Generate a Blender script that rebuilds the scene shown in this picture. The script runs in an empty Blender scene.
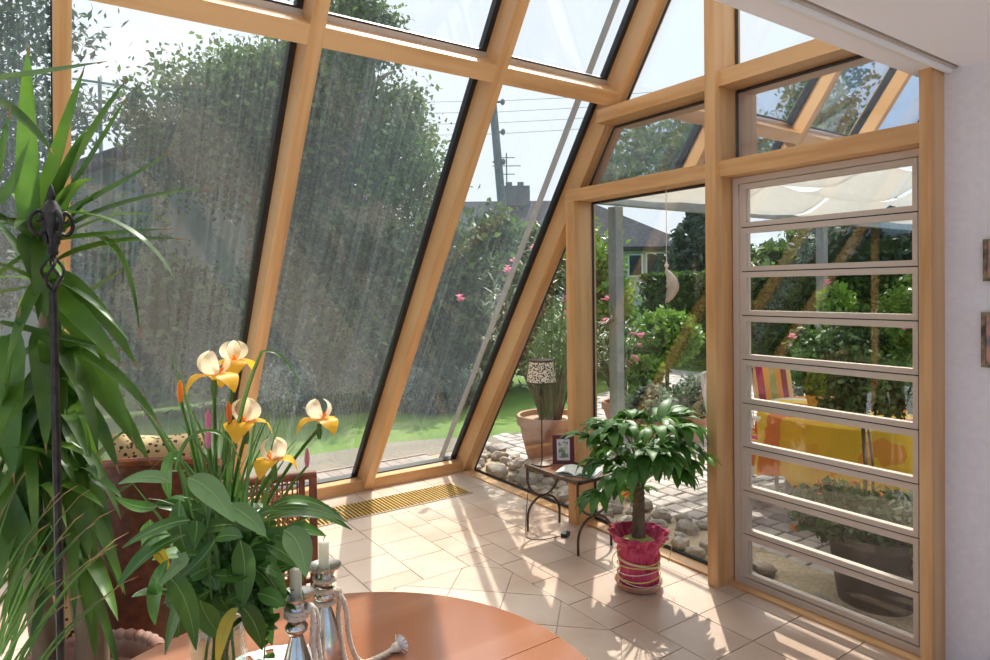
import bpy, math, random
import numpy as np
from mathutils import Vector as V, Matrix, noise
R = random.Random(7)
C = bpy.context.scene.collection
PI = math.pi
# ------------------------------------------------------------------ camera
F, H = 659.12, 1.7
YAW, PIT, ROL = map(math.radians, (34.694, -0.7935, -0.662))
SH = -32.74
fw = V((math.sin(YAW), math.cos(YAW), 0)); rt = V((math.cos(YAW), -math.sin(YAW), 0)); up = V((0, 0, 1))
f2 = fw * math.cos(PIT) + up * math.sin(PIT); u2 = -fw * math.sin(PIT) + up * math.cos(PIT)
r3 = rt * math.cos(ROL) + u2 * math.sin(ROL); u3 = -rt * math.sin(ROL) + u2 * math.cos(ROL)
cd = bpy.data.cameras.new('camera'); cam = bpy.data.objects.new('camera', cd); C.objects.link(cam)
cam.matrix_world = Matrix(((r3.x, u3.x, -f2.x, 0), (r3.y, u3.y, -f2.y, 0), (r3.z, u3.z, -f2.z, H), (0, 0, 0, 1)))
cd.sensor_width = 36; cd.lens = F / 990 * 36; cd.shift_y = SH / 990; cd.clip_start = .05; cd.clip_end = 500
bpy.context.scene.camera = cam
def ray(px, py): return f2 + r3 * ((px - 495) / F) - u3 * ((py - 330 - SH) / F)
def at(px, py, D):                       # surveyed point: bearing of the pixel, D metres away on the plan
    d = ray(px, py); return V((0, 0, H)) + d * (D / math.hypot(d.x, d.y))
# ------------------------------------------------------------------ materials
def newmat(n):
    m = bpy.data.materials.new(n); m.use_nodes = True; nt = m.node_tree; nt.nodes.clear()
    o = nt.nodes.new('ShaderNodeOutputMaterial'); return m, nt, o
def N(nt, t, **k):
    n = nt.nodes.new(t)
    for a, v in k.items(): setattr(n, a, v)
    return n
def col(c): return (c[0], c[1], c[2], 1)
def coords(nt, scale=(1, 1, 1)):
    t = N(nt, 'ShaderNodeTexCoord'); m = N(nt, 'ShaderNodeMapping'); m.inputs['Scale'].default_value = scale
    nt.links.new(t.outputs['Object'], m.inputs['Vector']); return m.outputs['Vector']
def noisefac(nt, scale, vs=(1, 1, 1), detail=3, lo=.35, hi=.65):
    n = N(nt, 'ShaderNodeTexNoise'); n.inputs['Scale'].default_value = scale; n.inputs['Detail'].default_value = detail
    nt.links.new(coords(nt, vs), n.inputs['Vector'])
    mr = N(nt, 'ShaderNodeMapRange'); mr.inputs[1].default_value = lo; mr.inputs[2].default_value = hi
    nt.links.new(n.outputs[0], mr.inputs[0]); return mr.outputs[0]
def mixc(nt, fac, a, b):
    m = N(nt, 'ShaderNodeMix', data_type='RGBA')
    for s, i in ((fac, 0), (a, 6), (b, 7)):
        if hasattr(s, 'node'): nt.links.new(s, m.inputs[i])
        elif i == 0: m.inputs[0].default_value = s
        else: m.inputs[i].default_value = col(s)
    return m.outputs[2]
def pbr(name, c1, c2=None, rough=.5, scale=8, vs=(1, 1, 1), metal=0, bump=0, spec=.5, c3=None, lo=.35, hi=.65, bscale=None, island=0, trans=0):
    m, nt, o = newmat(name); b = N(nt, 'ShaderNodeBsdfPrincipled')
    b.inputs['Roughness'].default_value = rough; b.inputs['Metallic'].default_value = metal; b.inputs['Specular IOR Level'].default_value = spec
    c = None
    if c2 is not None:
        c = mixc(nt, noisefac(nt, scale, vs, lo=lo, hi=hi), c1, c2)
        if c3 is not None: c = mixc(nt, noisefac(nt, scale * .31, vs, lo=.42, hi=.62), c, c3)
        nt.links.new(c, b.inputs['Base Color'])
    else: b.inputs['Base Color'].default_value = col(c1)
    if island:
        g = N(nt, 'ShaderNodeNewGeometry'); hs = N(nt, 'ShaderNodeHueSaturation')
        mr = N(nt, 'ShaderNodeMapRange'); mr.inputs[3].default_value = 1 - island; mr.inputs[4].default_value = 1 + island
        nt.links.new(g.outputs['Random Per Island'], mr.inputs[0]); nt.links.new(mr.outputs[0], hs.inputs['Value'])
        if c is not None: nt.links.new(c, hs.inputs['Color'])
        else: hs.inputs['Color'].default_value = col(c1)
        nt.links.new(hs.outputs[0], b.inputs['Base Color']); c = hs.outputs[0]
    if bump:
        n = N(nt, 'ShaderNodeTexNoise'); n.inputs['Scale'].default_value = bscale or scale; n.inputs['Detail'].default_value = 4
        nt.links.new(coords(nt, vs), n.inputs['Vector']); bp = N(nt, 'ShaderNodeBump'); bp.inputs['Strength'].default_value = bump; bp.inputs['Distance'].default_value = .01
        nt.links.new(n.outputs[0], bp.inputs['Height']); nt.links.new(bp.outputs[0], b.inputs['Normal'])
    if trans:
        t = N(nt, 'ShaderNodeBsdfTranslucent'); mx = N(nt, 'ShaderNodeMixShader'); mx.inputs[0].default_value = trans
        if c is not None: nt.links.new(c, t.inputs[0])
        else: t.inputs[0].default_value = col(c1)
        nt.links.new(b.outputs[0], mx.inputs[1]); nt.links.new(t.outputs[0], mx.inputs[2]); nt.links.new(mx.outputs[0], o.inputs[0])
    else: nt.links.new(b.outputs[0], o.inputs[0])
    return m
def glass(name, refl, dust=0, gr=.9, tint=(.97, .98, .97), streak=(75, .8, .8), rough=.015, dcol=(.72, .82, .9)):
    m, nt, o = newmat(name)
    t = N(nt, 'ShaderNodeBsdfTransparent'); t.inputs[0].default_value = col(tint)
    g = N(nt, 'ShaderNodeBsdfGlossy'); g.inputs['Roughness'].default_value = rough; g.inputs[0].default_value = (1, 1, 1, 1)
    lw = N(nt, 'ShaderNodeLayerWeight'); lw.inputs[0].default_value = .5
    pw = N(nt, 'ShaderNodeMath', operation='POWER'); nt.links.new(lw.outputs['Facing'], pw.inputs[0]); pw.inputs[1].default_value = 5
    ad = N(nt, 'ShaderNodeMath', operation='MULTIPLY_ADD'); ad.use_clamp = True; ad.inputs[1].default_value = gr; ad.inputs[2].default_value = refl + .03
    nt.links.new(pw.outputs[0], ad.inputs[0])
    mx = N(nt, 'ShaderNodeMixShader'); nt.links.new(ad.outputs[0], mx.inputs[0]); nt.links.new(t.outputs[0], mx.inputs[1]); nt.links.new(g.outputs[0], mx.inputs[2])
    out = mx.outputs[0]
    if dust:
        tr = N(nt, 'ShaderNodeBsdfTranslucent'); tr.inputs[0].default_value = col(dcol)
        s = noisefac(nt, 1.0, streak, detail=6, lo=.42, hi=.8); s2 = noisefac(nt, 1.1, (1, .6, .6), lo=.3, hi=.7)
        mu = N(nt, 'ShaderNodeMath', operation='MULTIPLY_ADD'); nt.links.new(s, mu.inputs[0]); mu.inputs[1].default_value = dust; mu.inputs[2].default_value = dust * .3
        m2 = N(nt, 'ShaderNodeMath', operation='MULTIPLY_ADD'); nt.links.new(s2, m2.inputs[0]); m2.inputs[1].default_value = dust * .5; nt.links.new(mu.outputs[0], m2.inputs[2])
        md = N(nt, 'ShaderNodeMixShader'); nt.links.new(m2.outputs[0], md.inputs[0]); nt.links.new(out, md.inputs[1]); nt.links.new(tr.outputs[0], md.inputs[2]); out = md.outputs[0]
    nt.links.new(out, o.inputs[0]); return m
def spots(name, base, ring, dark, scale=40, thr=.40):
    m, nt, o = newmat(name); b = N(nt, 'ShaderNodeBsdfPrincipled'); b.inputs['Roughness'].default_value = .7
    v = N(nt, 'ShaderNodeTexVoronoi'); v.inputs['Scale'].default_value = scale; nt.links.new(coords(nt), v.inputs['Vector'])
    nz = noisefac(nt, scale * 2.2, lo=.3, hi=.7)
    mu = N(nt, 'ShaderNodeMath', operation='MULTIPLY_ADD'); nt.links.new(nz, mu.inputs[0]); mu.inputs[1].default_value = .22; nt.links.new(v.outputs['Distance'], mu.inputs[2])
    cr = N(nt, 'ShaderNodeValToRGB'); cr.color_ramp.interpolation = 'CONSTANT'; e = cr.color_ramp.elements
    e[0].position = 0; e[0].color = col(dark); e[1].position = thr; e[1].color = col(base)
    nt.links.new(mu.outputs[0], cr.inputs[0])
    nt.links.new(mixc(nt, noisefac(nt, 7), cr.outputs[0], [x * .85 for x in base]), b.inputs['Base Color']) if False else nt.links.new(cr.outputs[0], b.inputs['Base Color'])
    nt.links.new(b.outputs[0], o.inputs[0]); return m
def stripes(name, cols, scale=(1, 0, 0), width=.5, wob=.0, rough=.8, trans=0):
    m, nt, o = newmat(name); b = N(nt, 'ShaderNodeBsdfPrincipled'); b.inputs['Roughness'].default_value = rough
    sp = N(nt, 'ShaderNodeSeparateXYZ'); nt.links.new(coords(nt, (1, 1, 1)), sp.inputs[0])
    acc = None
    for i, s in enumerate(scale):
        mu = N(nt, 'ShaderNodeMath', operation='MULTIPLY_ADD'); nt.links.new(sp.outputs[i], mu.inputs[0]); mu.inputs[1].default_value = s / width
        if acc: nt.links.new(acc, mu.inputs[2])
        else: mu.inputs[2].default_value = 20
        acc = mu.outputs[0]
    if wob:
        nf = noisefac(nt, 2.2, lo=.2, hi=.8); mu = N(nt, 'ShaderNodeMath', operation='MULTIPLY_ADD'); nt.links.new(nf, mu.inputs[0]); mu.inputs[1].default_value = wob; nt.links.new(acc, mu.inputs[2]); acc = mu.outputs[0]
    fr = N(nt, 'ShaderNodeMath', operation='FRACT'); nt.links.new(acc, fr.inputs[0])
    cr = N(nt, 'ShaderNodeValToRGB'); cr.color_ramp.interpolation = 'CONSTANT'; e = cr.color_ramp.elements
    while len(e) < len(cols): e.new(.5)
    for i, c in enumerate(cols): e[i].position = i / len(cols); e[i].color = col(c)
    nt.links.new(fr.outputs[0], cr.inputs[0]); nt.links.new(cr.outputs[0], b.inputs['Base Color'])
    if trans:
        t = N(nt, 'ShaderNodeBsdfTranslucent'); mx = N(nt, 'ShaderNodeMixShader'); mx.inputs[0].default_value = trans
        nt.links.new(cr.outputs[0], t.inputs[0]); nt.links.new(b.outputs[0], mx.inputs[1]); nt.links.new(t.outputs[0], mx.inputs[2]); nt.links.new(mx.outputs[0], o.inputs[0])
    else: nt.links.new(b.outputs[0], o.inputs[0])
    return m
M = {}
W1, W2, W3 = (.63, .355, .15), (.53, .275, .105), (.69, .42, .20)
M['wood_z'] = pbr('wood_z', W1, W2, .38, 3, (9, 9, .7), c3=W3)
M['wood_x'] = pbr('wood_x', W1, W2, .38, 3, (.7, 9, 9), c3=W3)
M['wood_y'] = pbr('wood_y', W1, W2, .38, 3, (9, .7, 9), c3=W3)
M['wood_r'] = pbr('wood_r', W1, W2, .38, 3, (14, .8, .6), c3=W3)
M['seal'] = pbr('seal', (.012, .012, .014), rough=.4)
M['alu'] = pbr('alu', (.60, .51, .43), rough=.42, metal=.1, spec=.5)
M['alu2'] = pbr('alu_bright', (.62, .62, .63), rough=.3, metal=.7)
M['steel'] = pbr('steel', (.30, .31, .32), (.36, .37, .38), .5, 12, metal=.3)
M['plaster'] = pbr('plaster', (.81, .79, .84), (.77, .75, .80), .85, 30, bump=.25, bscale=60)
M['ceil'] = pbr('ceiling_paint', (.88, .87, .92), rough=.8)
M['white'] = pbr('white_paint', (.82, .81, .80), rough=.35)
M['grout'] = pbr('grout', (.42, .37, .31), (.36, .32, .27), .9, 30)
M['tile'] = pbr('tile', (.62, .47, .365), (.54, .37, .27), .33, 3.2, c3=(.66, .53, .43), island=.10, bump=.05, bscale=25)
M['gslope'] = glass('sloped_pane', .002, .024)
M['gtop'] = glass('upper_pane', .02, .012)
M['ggable'] = glass('gable_pane', .022, 0)
M['gmir'] = glass('coated_pane', .62, 0, tint=(.35, .38, .40))
M['glass'] = glass('clear_glass', -.01, gr=.5, tint=(.93, .96, .95))
M['water'] = glass('water', .02, tint=(.86, .9, .86))
M['black'] = pbr('black_iron', (.022, .022, .024), (.05, .045, .04), .45, 40, metal=.6)
M['iron'] = pbr('brown_iron', (.06, .04, .028), (.11, .075, .05), .5, 50, metal=.5)
M['rattan'] = pbr('rattan', (.24, .065, .02), (.15, .04, .014), .3, 20)
M['weave'] = pbr('dark_weave', (.15, .04, .014), (.08, .022, .01), .5, 30)
M['terra'] = pbr('terracotta', (.50, .27, .18), (.42, .21, .13), .8, 9, c3=(.56, .36, .27))
M['terra_dark'] = pbr('terracotta_dark', (.30, .13, .09), (.38, .24, .2), .7, 9)
M['soil'] = pbr('soil', (.04, .026, .016), (.09, .06, .035), .95, 30, bump=.6)
M['bark'] = pbr('bark', (.20, .145, .09), (.10, .07, .022), .9, 14, (1, 1, .3), bump=.6)
M['stump'] = pbr('cane_bark', (.30, .22, .14), (.13, .085, .05), .85, 10, (1, 1, .4), bump=.8)
def leafm(n, a, b, isl=.25, rough=.45, tr=.35, sc=6): return pbr(n, a, b, rough, sc, island=isl, trans=tr)
M['yucca'] = leafm('yucca_leaf', (.13, .25, .03), (.055, .14, .022), .3, .36, .38)
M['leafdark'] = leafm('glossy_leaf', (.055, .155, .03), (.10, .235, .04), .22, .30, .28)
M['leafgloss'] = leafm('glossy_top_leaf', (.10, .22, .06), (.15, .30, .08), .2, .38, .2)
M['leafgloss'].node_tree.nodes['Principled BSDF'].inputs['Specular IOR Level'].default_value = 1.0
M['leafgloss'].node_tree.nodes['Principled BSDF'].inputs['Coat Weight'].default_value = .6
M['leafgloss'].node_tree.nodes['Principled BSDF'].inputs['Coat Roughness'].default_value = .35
M['money'] = leafm('money_tree_leaf', (.05, .15, .02), (.09, .23, .03), .22, .45, .3)
M['leafmid'] = leafm('fresh_leaf', (.10, .24, .022), (.15, .30, .06), .25, .35, .4)
M['grass_blade'] = leafm('blade_leaf', (.09, .19, .04), (.13, .24, .055), .3, .4, .35)
M['vein'] = pbr('leaf_vein', (.26, .40, .13), rough=.5)
M['drytip'] = pbr('dry_tip', (.33, .17, .07), rough=.8)
M['treeA'] = leafm('deciduous_leaves', (.12, .19, .06), (.07, .13, .022), .45, .5, .45, 1.5)
M['treeB'] = leafm('blue_conifer_leaves', (.05, .085, .055), (.07, .115, .07), .4, .6, .2, 2)
M['hedge'] = leafm('hedge_leaves', (.075, .155, .012), (.04, .095, .008), .45, .55, .3, 2)
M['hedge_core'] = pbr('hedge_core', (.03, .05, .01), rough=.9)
M['shrub'] = leafm('shrub_leaves', (.09, .16, .04), (.055, .11, .03), .45, .5, .35, 3)
M['silver'] = leafm('silver_leaves', (.36, .42, .34), (.22, .29, .2), .4, .6, .3, 4)
M['olive'] = leafm('oleander_leaves', (.13, .20, .07), (.08, .14, .05), .4, .45, .3, 4)
M['box'] = leafm('boxwood_leaves', (.22, .38, .05), (.13, .27, .03), .35, .4, .3, 5)
M['lawn'] = pbr('lawn', (.10, .20, .022), (.07, .155, .018), .9, 2.0, c3=(.13, .23, .03), bump=.8, bscale=90)
M['pink'] = leafm('pink_petal', (.80, .25, .42), (.85, .42, .55), .15, .6, .4)
M['orange'] = leafm('orange_petal', (.85, .22, .03), (.9, .38, .03), .2, .5, .35)
M['yellow'] = leafm('yellow_petal', (.97, .62, .05), (.95, .50, .04), .15, .45, .45, 30)
M['cream'] = leafm('cream_petal', (.95, .88, .70), (.95, .80, .50), .08, .45, .45, 30)
M['lawngravel'] = pbr('gravel', (.27, .24, .19), (.17, .15, .12), .95, 60, bump=1.0)
M['sand'] = pbr('sand', (.46, .37, .25), (.33, .26, .17), .95, 45, bump=.8)
M['cobble'] = pbr('cobble', (.42, .385, .36), (.33, .30, .29), .8, 7, island=.22, c3=(.48, .42, .38), bump=.3, bscale=40)
M['joint'] = pbr('joint', (.17, .15, .11), (.12, .12, .07), .95, 20)
M['deck'] = pbr('deck_board', (.30, .245, .22), (.24, .195, .18), .6, 12, (6, .6, 1), island=.1)
M['pebble'] = pbr('pebble', (.30, .265, .225), (.19, .175, .16), .7, 9, island=0, c3=(.36, .30, .24))
M['roof'] = pbr('roof_tiles', (.05, .055, .065), (.075, .08, .09), .95, 6, spec=.05)
M['housewall'] = pbr('house_wall', (.40, .43, .47), (.36, .39, .43), .9, 3)
M['housewall2'] = pbr('house_wall_far', (.50, .50, .50), (.46, .46, .46), .9, 3)
M['darkglass'] = pbr('dark_window', (.04, .05, .06), rough=.1)
M['brick'] = pbr('chimney_render', (.16, .16, .17), (.2, .2, .2), .9, 8)
M['poleg'] = pbr('pole_wood', (.20, .215, .23), (.15, .16, .17), .9, 10)
M['sail'] = pbr('sail_cloth', (.86, .85, .83), rough=.9, trans=.42)
M['tabletop'] = pbr('cherry_top', (.33, .145, .085), (.39, .18, .105), .17, 2.2, (.6, 7, 1), c3=(.31, .12, .06), spec=.7)
M['silverm'] = pbr('silver', (.75, .70, .64), (.62, .56, .5), .16, 20, metal=1)
M['rope'] = pbr('rope', (.76, .66, .55), (.66, .56, .45), .9, 80)
M['candle'] = pbr('candle', (.92, .89, .78), rough=.5, trans=.45)
M['linen'] = pbr('linen', (.78, .78, .80), (.68, .70, .75), .9, 25)
M['leopard'] = spots('leopard_cloth', (.62, .43, .20), None, (.03, .018, .01), 42, .44)
M['leopard2'] = spots('leopard_shade', (.78, .70, .55), None, (.035, .02, .012), 85, .56)
M['foil'] = pbr('pink_foil', (.52, .03, .10), (.68, .08, .18), .28, 18, metal=.15, bump=.7, bscale=30)
M['ribbon'] = pbr('ribbon', (.62, .68, .12), rough=.5)
M['sisal'] = pbr('sisal', (.40, .48, .12), (.5, .56, .2), .9, 50)
M['redframe'] = pbr('dark_red_frame', (.09, .012, .018), rough=.35)
M['photo'] = pbr('photo_print', (.15, .2, .13), (.55, .58, .55), .4, 28, lo=.45, hi=.55)
M['paper'] = pbr('paper', (.80, .78, .72), (.55, .62, .60), .7, 14, lo=.5, hi=.62)
M['cover'] = pbr('cover', (.25, .42, .45), (.6, .6, .5), .6, 16)
M['wax'] = pbr('moon_ceramic', (.56, .49, .40), (.38, .33, .27), .35, 12)
M['teal'] = pbr('teal_dish', (.10, .35, .33), rough=.3)
M['yellowpot'] = pbr('ochre_pot', (.60, .36, .08), (.5, .27, .06), .6, 8)
M['darkpot'] = pbr('dark_planter', (.055, .045, .022), (.08, .065, .06), .6, 8)
M['cloth'] = stripes('patterned_cloth', [(.78, .45, .03), (.70, .16, .03), (.85, .60, .08), (.80, .74, .62), (.74, .30, .03), (.80, .50, .03), (.78, .42, .03), (.74, .20, .05), (.80, .52, .05)], (.8, .6, 0), 1.5, .15)
M['cushion'] = stripes('striped_cushion', [(.80, .30, .06), (.30, .02, .06), (.75, .48, .2), (.42, .03, .10), (.80, .36, .08), (.35, .38, .12)], (1, 0, 0), .42)
M['yleaf'] = pbr('yellow_leaf', (.75, .50, .03), (.45, .42, .05), .4, 12, trans=.3)
M['grille'] = pbr('brass_grille', (.62, .40, .10), (.50, .30, .07), .35, 20)
M['gdark'] = pbr('grille_shade', (.03, .02, .012), rough=.9)
M['cane'] = pbr('cane_weave', (.36, .15, .06), (.22, .08, .03), .4, 120)
M['card'] = pbr('card_yellow', (.9, .62, .04), (.8, .08, .05), .5, 60, lo=.45, hi=.55)
M['artpic'] = pbr('wall_print', (.12, .16, .25), (.6, .3, .25), .5, 20)
M['picframe'] = pbr('gilt_frame', (.06, .045, .03), (.32, .24, .13), .35, 30)
# ------------------------------------------------------------------ mesh builder
class MB:
    def __init__(s): s.v = []; s.f = []; s.m = []; s.cur = 0
    def add(s, vs, fs):
        b = len(s.v); s.v += [tuple(v) for v in vs]
        for f in fs: s.f.append(tuple(i + b for i in f)); s.m.append(s.cur)
        return s
    def box(s, x0, x1, y0, y1, z0, z1, mat=None):
        vs = [V((x, y, z)) for z in (z0, z1) for y in (y0, y1) for x in (x0, x1)]
        if mat is not None: vs = [mat @ v for v in vs]
        return s.add(vs, [(0, 2, 3, 1), (4, 5, 7, 6), (0, 1, 5, 4), (2, 6, 7, 3), (0, 4, 6, 2), (1, 3, 7, 5)])
    def hull8(s, vs): return s.add(vs, [(0, 2, 3, 1), (4, 5, 7, 6), (0, 1, 5, 4), (2, 6, 7, 3), (0, 4, 6, 2), (1, 3, 7, 5)])
    def prism(s, pts, off):
        n = len(pts); vs = [V(p) for p in pts] + [V(p) + V(off) for p in pts]
        return s.add(vs, [tuple(range(n - 1, -1, -1)), tuple(range(n, 2 * n))] + [(i, (i + 1) % n, n + (i + 1) % n, n + i) for i in range(n)])
    def tube(s, pts, r, n=8, cap=True, flat=1):
        pts = [V(p) for p in pts]; k = len(pts); rs = r if hasattr(r, '__len__') else [r] * k
        t0 = (pts[1] - pts[0]).normalized(); a = V((0, 0, 1)) if abs(t0.z) < .9 else V((1, 0, 0))
        u = t0.cross(a).normalized(); vs = []
        for i in range(k):
            t = (pts[min(i + 1, k - 1)] - pts[max(i - 1, 0)])
            t = t.normalized() if t.length > 1e-9 else t0
            u = (u - t * u.dot(t)); u = u.normalized() if u.length > 1e-6 else t.orthogonal().normalized(); w = t.cross(u)
            for j in range(n):
                an = 2 * PI * j / n; vs.append(pts[i] + (u * math.cos(an) + w * math.sin(an) * flat) * rs[i])
        fs = [(i * n + j, i * n + (j + 1) % n, (i + 1) * n + (j + 1) % n, (i + 1) * n + j) for i in range(k - 1) for j in range(n)]
        if cap: fs += [tuple(range(n - 1, -1, -1)), tuple(range((k - 1) * n, k * n))]
        return s.add(vs, fs)
    def lathe(s, prof, c=(0, 0, 0), n=32, wav=None, ax=None):
        vs = []; c = V(c)
        for i, (r, z) in enumerate(prof):
            for j in range(n):
                an = 2 * PI * j / n; rr = r * (1 + (wav(an, i / (len(prof) - 1)) if wav else 0))
                p = V((rr * math.cos(an), rr * math.sin(an), z)); vs.append((ax @ p if ax else p) + c)
        k = len(prof); fs = [(i * n + j, i * n + (j + 1) % n, (i + 1) * n + (j + 1) % n, (i + 1) * n + j) for i in range(k - 1) for j in range(n)]
        if prof[0][0] > 1e-5: fs.append(tuple(range(n - 1, -1, -1)))
        if prof[-1][0] > 1e-5: fs.append(tuple(range((k - 1) * n, k * n)))
        return s.add(vs, fs)
    def ell(s, c, r, n=14, k=9, jit=0, seed=0, rot=None):
        vs = []; c = V(c)
        for i in range(k + 1):
            th = PI * i / k
            for j in range(n):
                ph = 2 * PI * j / n; d = V((math.sin(th) * math.cos(ph), math.sin(th) * math.sin(ph), math.cos(th)))
                q = 1 + (noise.noise(d * 1.6 + V((seed, seed * .7, 0))) * jit if jit else 0)
                p = V((d.x * r[0] * q, d.y * r[1] * q, d.z * r[2] * q)); vs.append((rot @ p if rot else p) + c)
        return s.add(vs, [(i * n + j, (i + 1) * n + j, (i + 1) * n + (j + 1) % n, i * n + (j + 1) % n) for i in range(k) for j in range(n)])
    def blade(s, pts, w, prof='strap', fold=.25, upv=None, curl=0):
        k = len(pts); pts = [V(p) for p in pts]; vs = []
        for i, p in enumerate(pts):
            t = i / (k - 1); T = (pts[min(i + 1, k - 1)] - pts[max(i - 1, 0)]).normalized()
            S = T.cross(upv or V((0, 0, 1))); S = S.normalized() if S.length > 1e-3 else V((1, 0, 0)); Nn = S.cross(T).normalized()
            if prof == 'strap': ww = w * min(1, .55 + t * 3) * (1 - t ** 2.2) ** .8 if t < 1 else 0.0008
            elif prof == 'oval': ww = w * (math.sin(PI * min(1, t ** .8 * .98 + .01))) ** .8
            else: ww = w * (1 - t * .85)
            ww = max(ww, .0008)
            vs += [p - S * ww / 2 + Nn * fold * ww, p, p + S * ww / 2 + Nn * fold * ww]
        fs = []
        for i in range(k - 1):
            a = i * 3; fs += [(a, a + 1, a + 4, a + 3), (a + 1, a + 2, a + 5, a + 4)]
        return s.add(vs, fs)
    def build(s, name, mat, parent=None, smooth=True, loc=None, ang=40):
        me = bpy.data.meshes.new(name); me.from_pydata(s.v, [], s.f)
        for m in (mat if isinstance(mat, (list, tuple)) else [mat]): me.materials.append(M[m] if isinstance(m, str) else m)
        if max(s.m, default=0): me.polygons.foreach_set('material_index', s.m)
        if smooth:
            me.polygons.foreach_set('use_smooth', [True] * len(me.polygons)); me.set_sharp_from_angle(angle=math.radians(ang))
        me.update(); o = bpy.data.objects.new(name, me); C.objects.link(o)
        if parent: o.parent = parent
        if loc is not None: o.location = loc
        return o
def curve(a, b, c, n=8):                 # quadratic path a -> c pulled to b
    a, b, c = V(a), V(b), V(c); return [a * (1 - t) ** 2 + b * 2 * t * (1 - t) + c * t * t for t in [i / n for i in range(n + 1)]]
def arcpath(p, d, L, droop, n=8):
    p = V(p); d = V(d).normalized(); out = [p.copy()]
    for i in range(n):
        p = p + d * (L / n); out.append(p.copy()); d = (d + V((0, 0, -1)) * droop * (L / n) * (1 + i * .15)).normalized()
    return out
def empty(name, loc=(0, 0, 0), rz=0):
    o = bpy.data.objects.new(name, None); C.objects.link(o); o.location = loc; o.rotation_euler = (0, 0, rz); o.empty_display_size = .1; return o
def tag(o, label, cat, group=None, kind=None):
    o['label'] = label; o['category'] = cat
    if group: o['group'] = group
    if kind: o['kind'] = kind
    return o
def struct(mb, name, mat, smooth=False, parent=None):
    o = mb.build(name, mat, parent, smooth)
    if not parent: o['kind'] = 'structure'
    return o
def dup(root, loc, rz=None, label=None, scale=None):
    r = root.copy(); C.objects.link(r); r.location = loc
    if rz is not None: r.rotation_euler = (0, 0, rz)
    if scale is not None: r.scale = (scale,) * 3
    if label: r['label'] = label
    for ch in list(root.children):
        c = ch.copy(); C.objects.link(c); c.parent = r
        for g in list(ch.children):
            d = g.copy(); C.objects.link(d); d.parent = c
    return r

# ------------------------------------------------------------------ foliage scatter (local coordinates)
rng = np.random.default_rng(11)
def leaves(name, blobs, n, size, mat, parent=None, asp=1.8, clump=.16, kc=60, shell=.62, flat=0, core=None, loc=None):
    bl = np.array(blobs, float); w = (bl[:, 3] * bl[:, 4] * bl[:, 5]) ** (2 / 3); w /= w.sum()
    K = max(6, int(kc * len(bl))); bi = rng.choice(len(bl), K, p=w)
    d = rng.normal(size=(K, 3)); d /= np.linalg.norm(d, axis=1)[:, None]
    cc = bl[bi, :3] + d * bl[bi, 3:] * rng.uniform(shell, 1.0, (K, 1))
    ci = rng.integers(0, K, n); sc = bl[bi[ci], 3:] * clump
    P = cc[ci] + rng.normal(size=(n, 3)) * sc
    a = rng.normal(size=(n, 3)); a[:, 2] -= flat; a /= np.linalg.norm(a, axis=1)[:, None]
    b = rng.normal(size=(n, 3)); b -= a * (a * b).sum(1)[:, None]; b /= np.linalg.norm(b, axis=1)[:, None]
    s = size * rng.uniform(.6, 1.3, (n, 1)); L = a * s * asp * .5; Wd = b * s * .5; up_ = np.cross(a, b) * s * .12
    vs = np.stack([P - L, P + Wd + up_, P + L, P - Wd + up_], 1).reshape(-1, 3)
    me = bpy.data.meshes.new(name)
    V_, F_ = vs, np.arange(4 * n).reshape(-1, 4)
    vl = V_.tolist(); fl = F_.tolist(); mi = [0] * n
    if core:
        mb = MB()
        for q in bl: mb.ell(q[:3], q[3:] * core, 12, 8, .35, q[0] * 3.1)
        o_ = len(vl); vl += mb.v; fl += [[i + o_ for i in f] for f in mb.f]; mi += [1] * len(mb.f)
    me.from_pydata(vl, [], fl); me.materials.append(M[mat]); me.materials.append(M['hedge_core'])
    me.polygons.foreach_set('material_index', mi); me.update()
    o = bpy.data.objects.new(name, me); C.objects.link(o)
    if parent: o.parent = parent
    if loc is not None: o.location = loc
    return o
def branches(mb, base, top, r, n, spread, seed=1):
    q = random.Random(seed); base, top = V(base), V(top)
    mb.tube(curve(base, (base + top) / 2 + V((q.uniform(-.1, .1), q.uniform(-.1, .1), 0)), top, 6), [r * (1 - .1 * i) for i in range(7)], 9)
    for i in range(n):
        t = .35 + .6 * i / n; p = base.lerp(top, t); an = q.uniform(0, 2 * PI); e = p + V((math.cos(an) * spread, math.sin(an) * spread, spread * q.uniform(.4, 1)))
        mb.tube(curve(p, (p + e) / 2 + V((0, 0, spread * .15)), e, 5), [r * .45 * (1 - .15 * k) for k in range(6)], 6)
# ------------------------------------------------------------------ the sloped glazing
A = math.radians(55.78); SA, CA = math.sin(A), math.cos(A)
def S(x, t, d): return V((x, 5.2 - t * CA + d * SA, t * SA + d * CA))
def sbox(mb, x0, x1, t0, t1, d0, d1): return mb.hull8([S(x, t, d) for d in (d0, d1) for t in (t0, t1) for x in (x0, x1)])
TZ = lambda z, d: (z - d * CA) / SA
TT0, TT1, TOP = 3.525, 3.625, 6.86
trim_i = [0]
def trim(mb, mat, smooth=False):
    trim_i[0] += 1; return struct(mb, 'trim_%d' % trim_i[0], mat, smooth)
for x0, x1 in ((-1.0, -.93), (.068, .134), (1.113, 1.19), (2.222, 2.302), (3.215, 3.335)):
    mb = MB(); mb.hull8([S(x, (TZ(0, d) if k == 0 else TOP), d) for d in (0, .2) for k in (0, 1) for x in (x0, x1)]); trim(mb, 'wood_r')
bays = [(-.93, .068), (.134, 1.113), (1.19, 2.222), (2.302, 3.215)]
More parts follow.
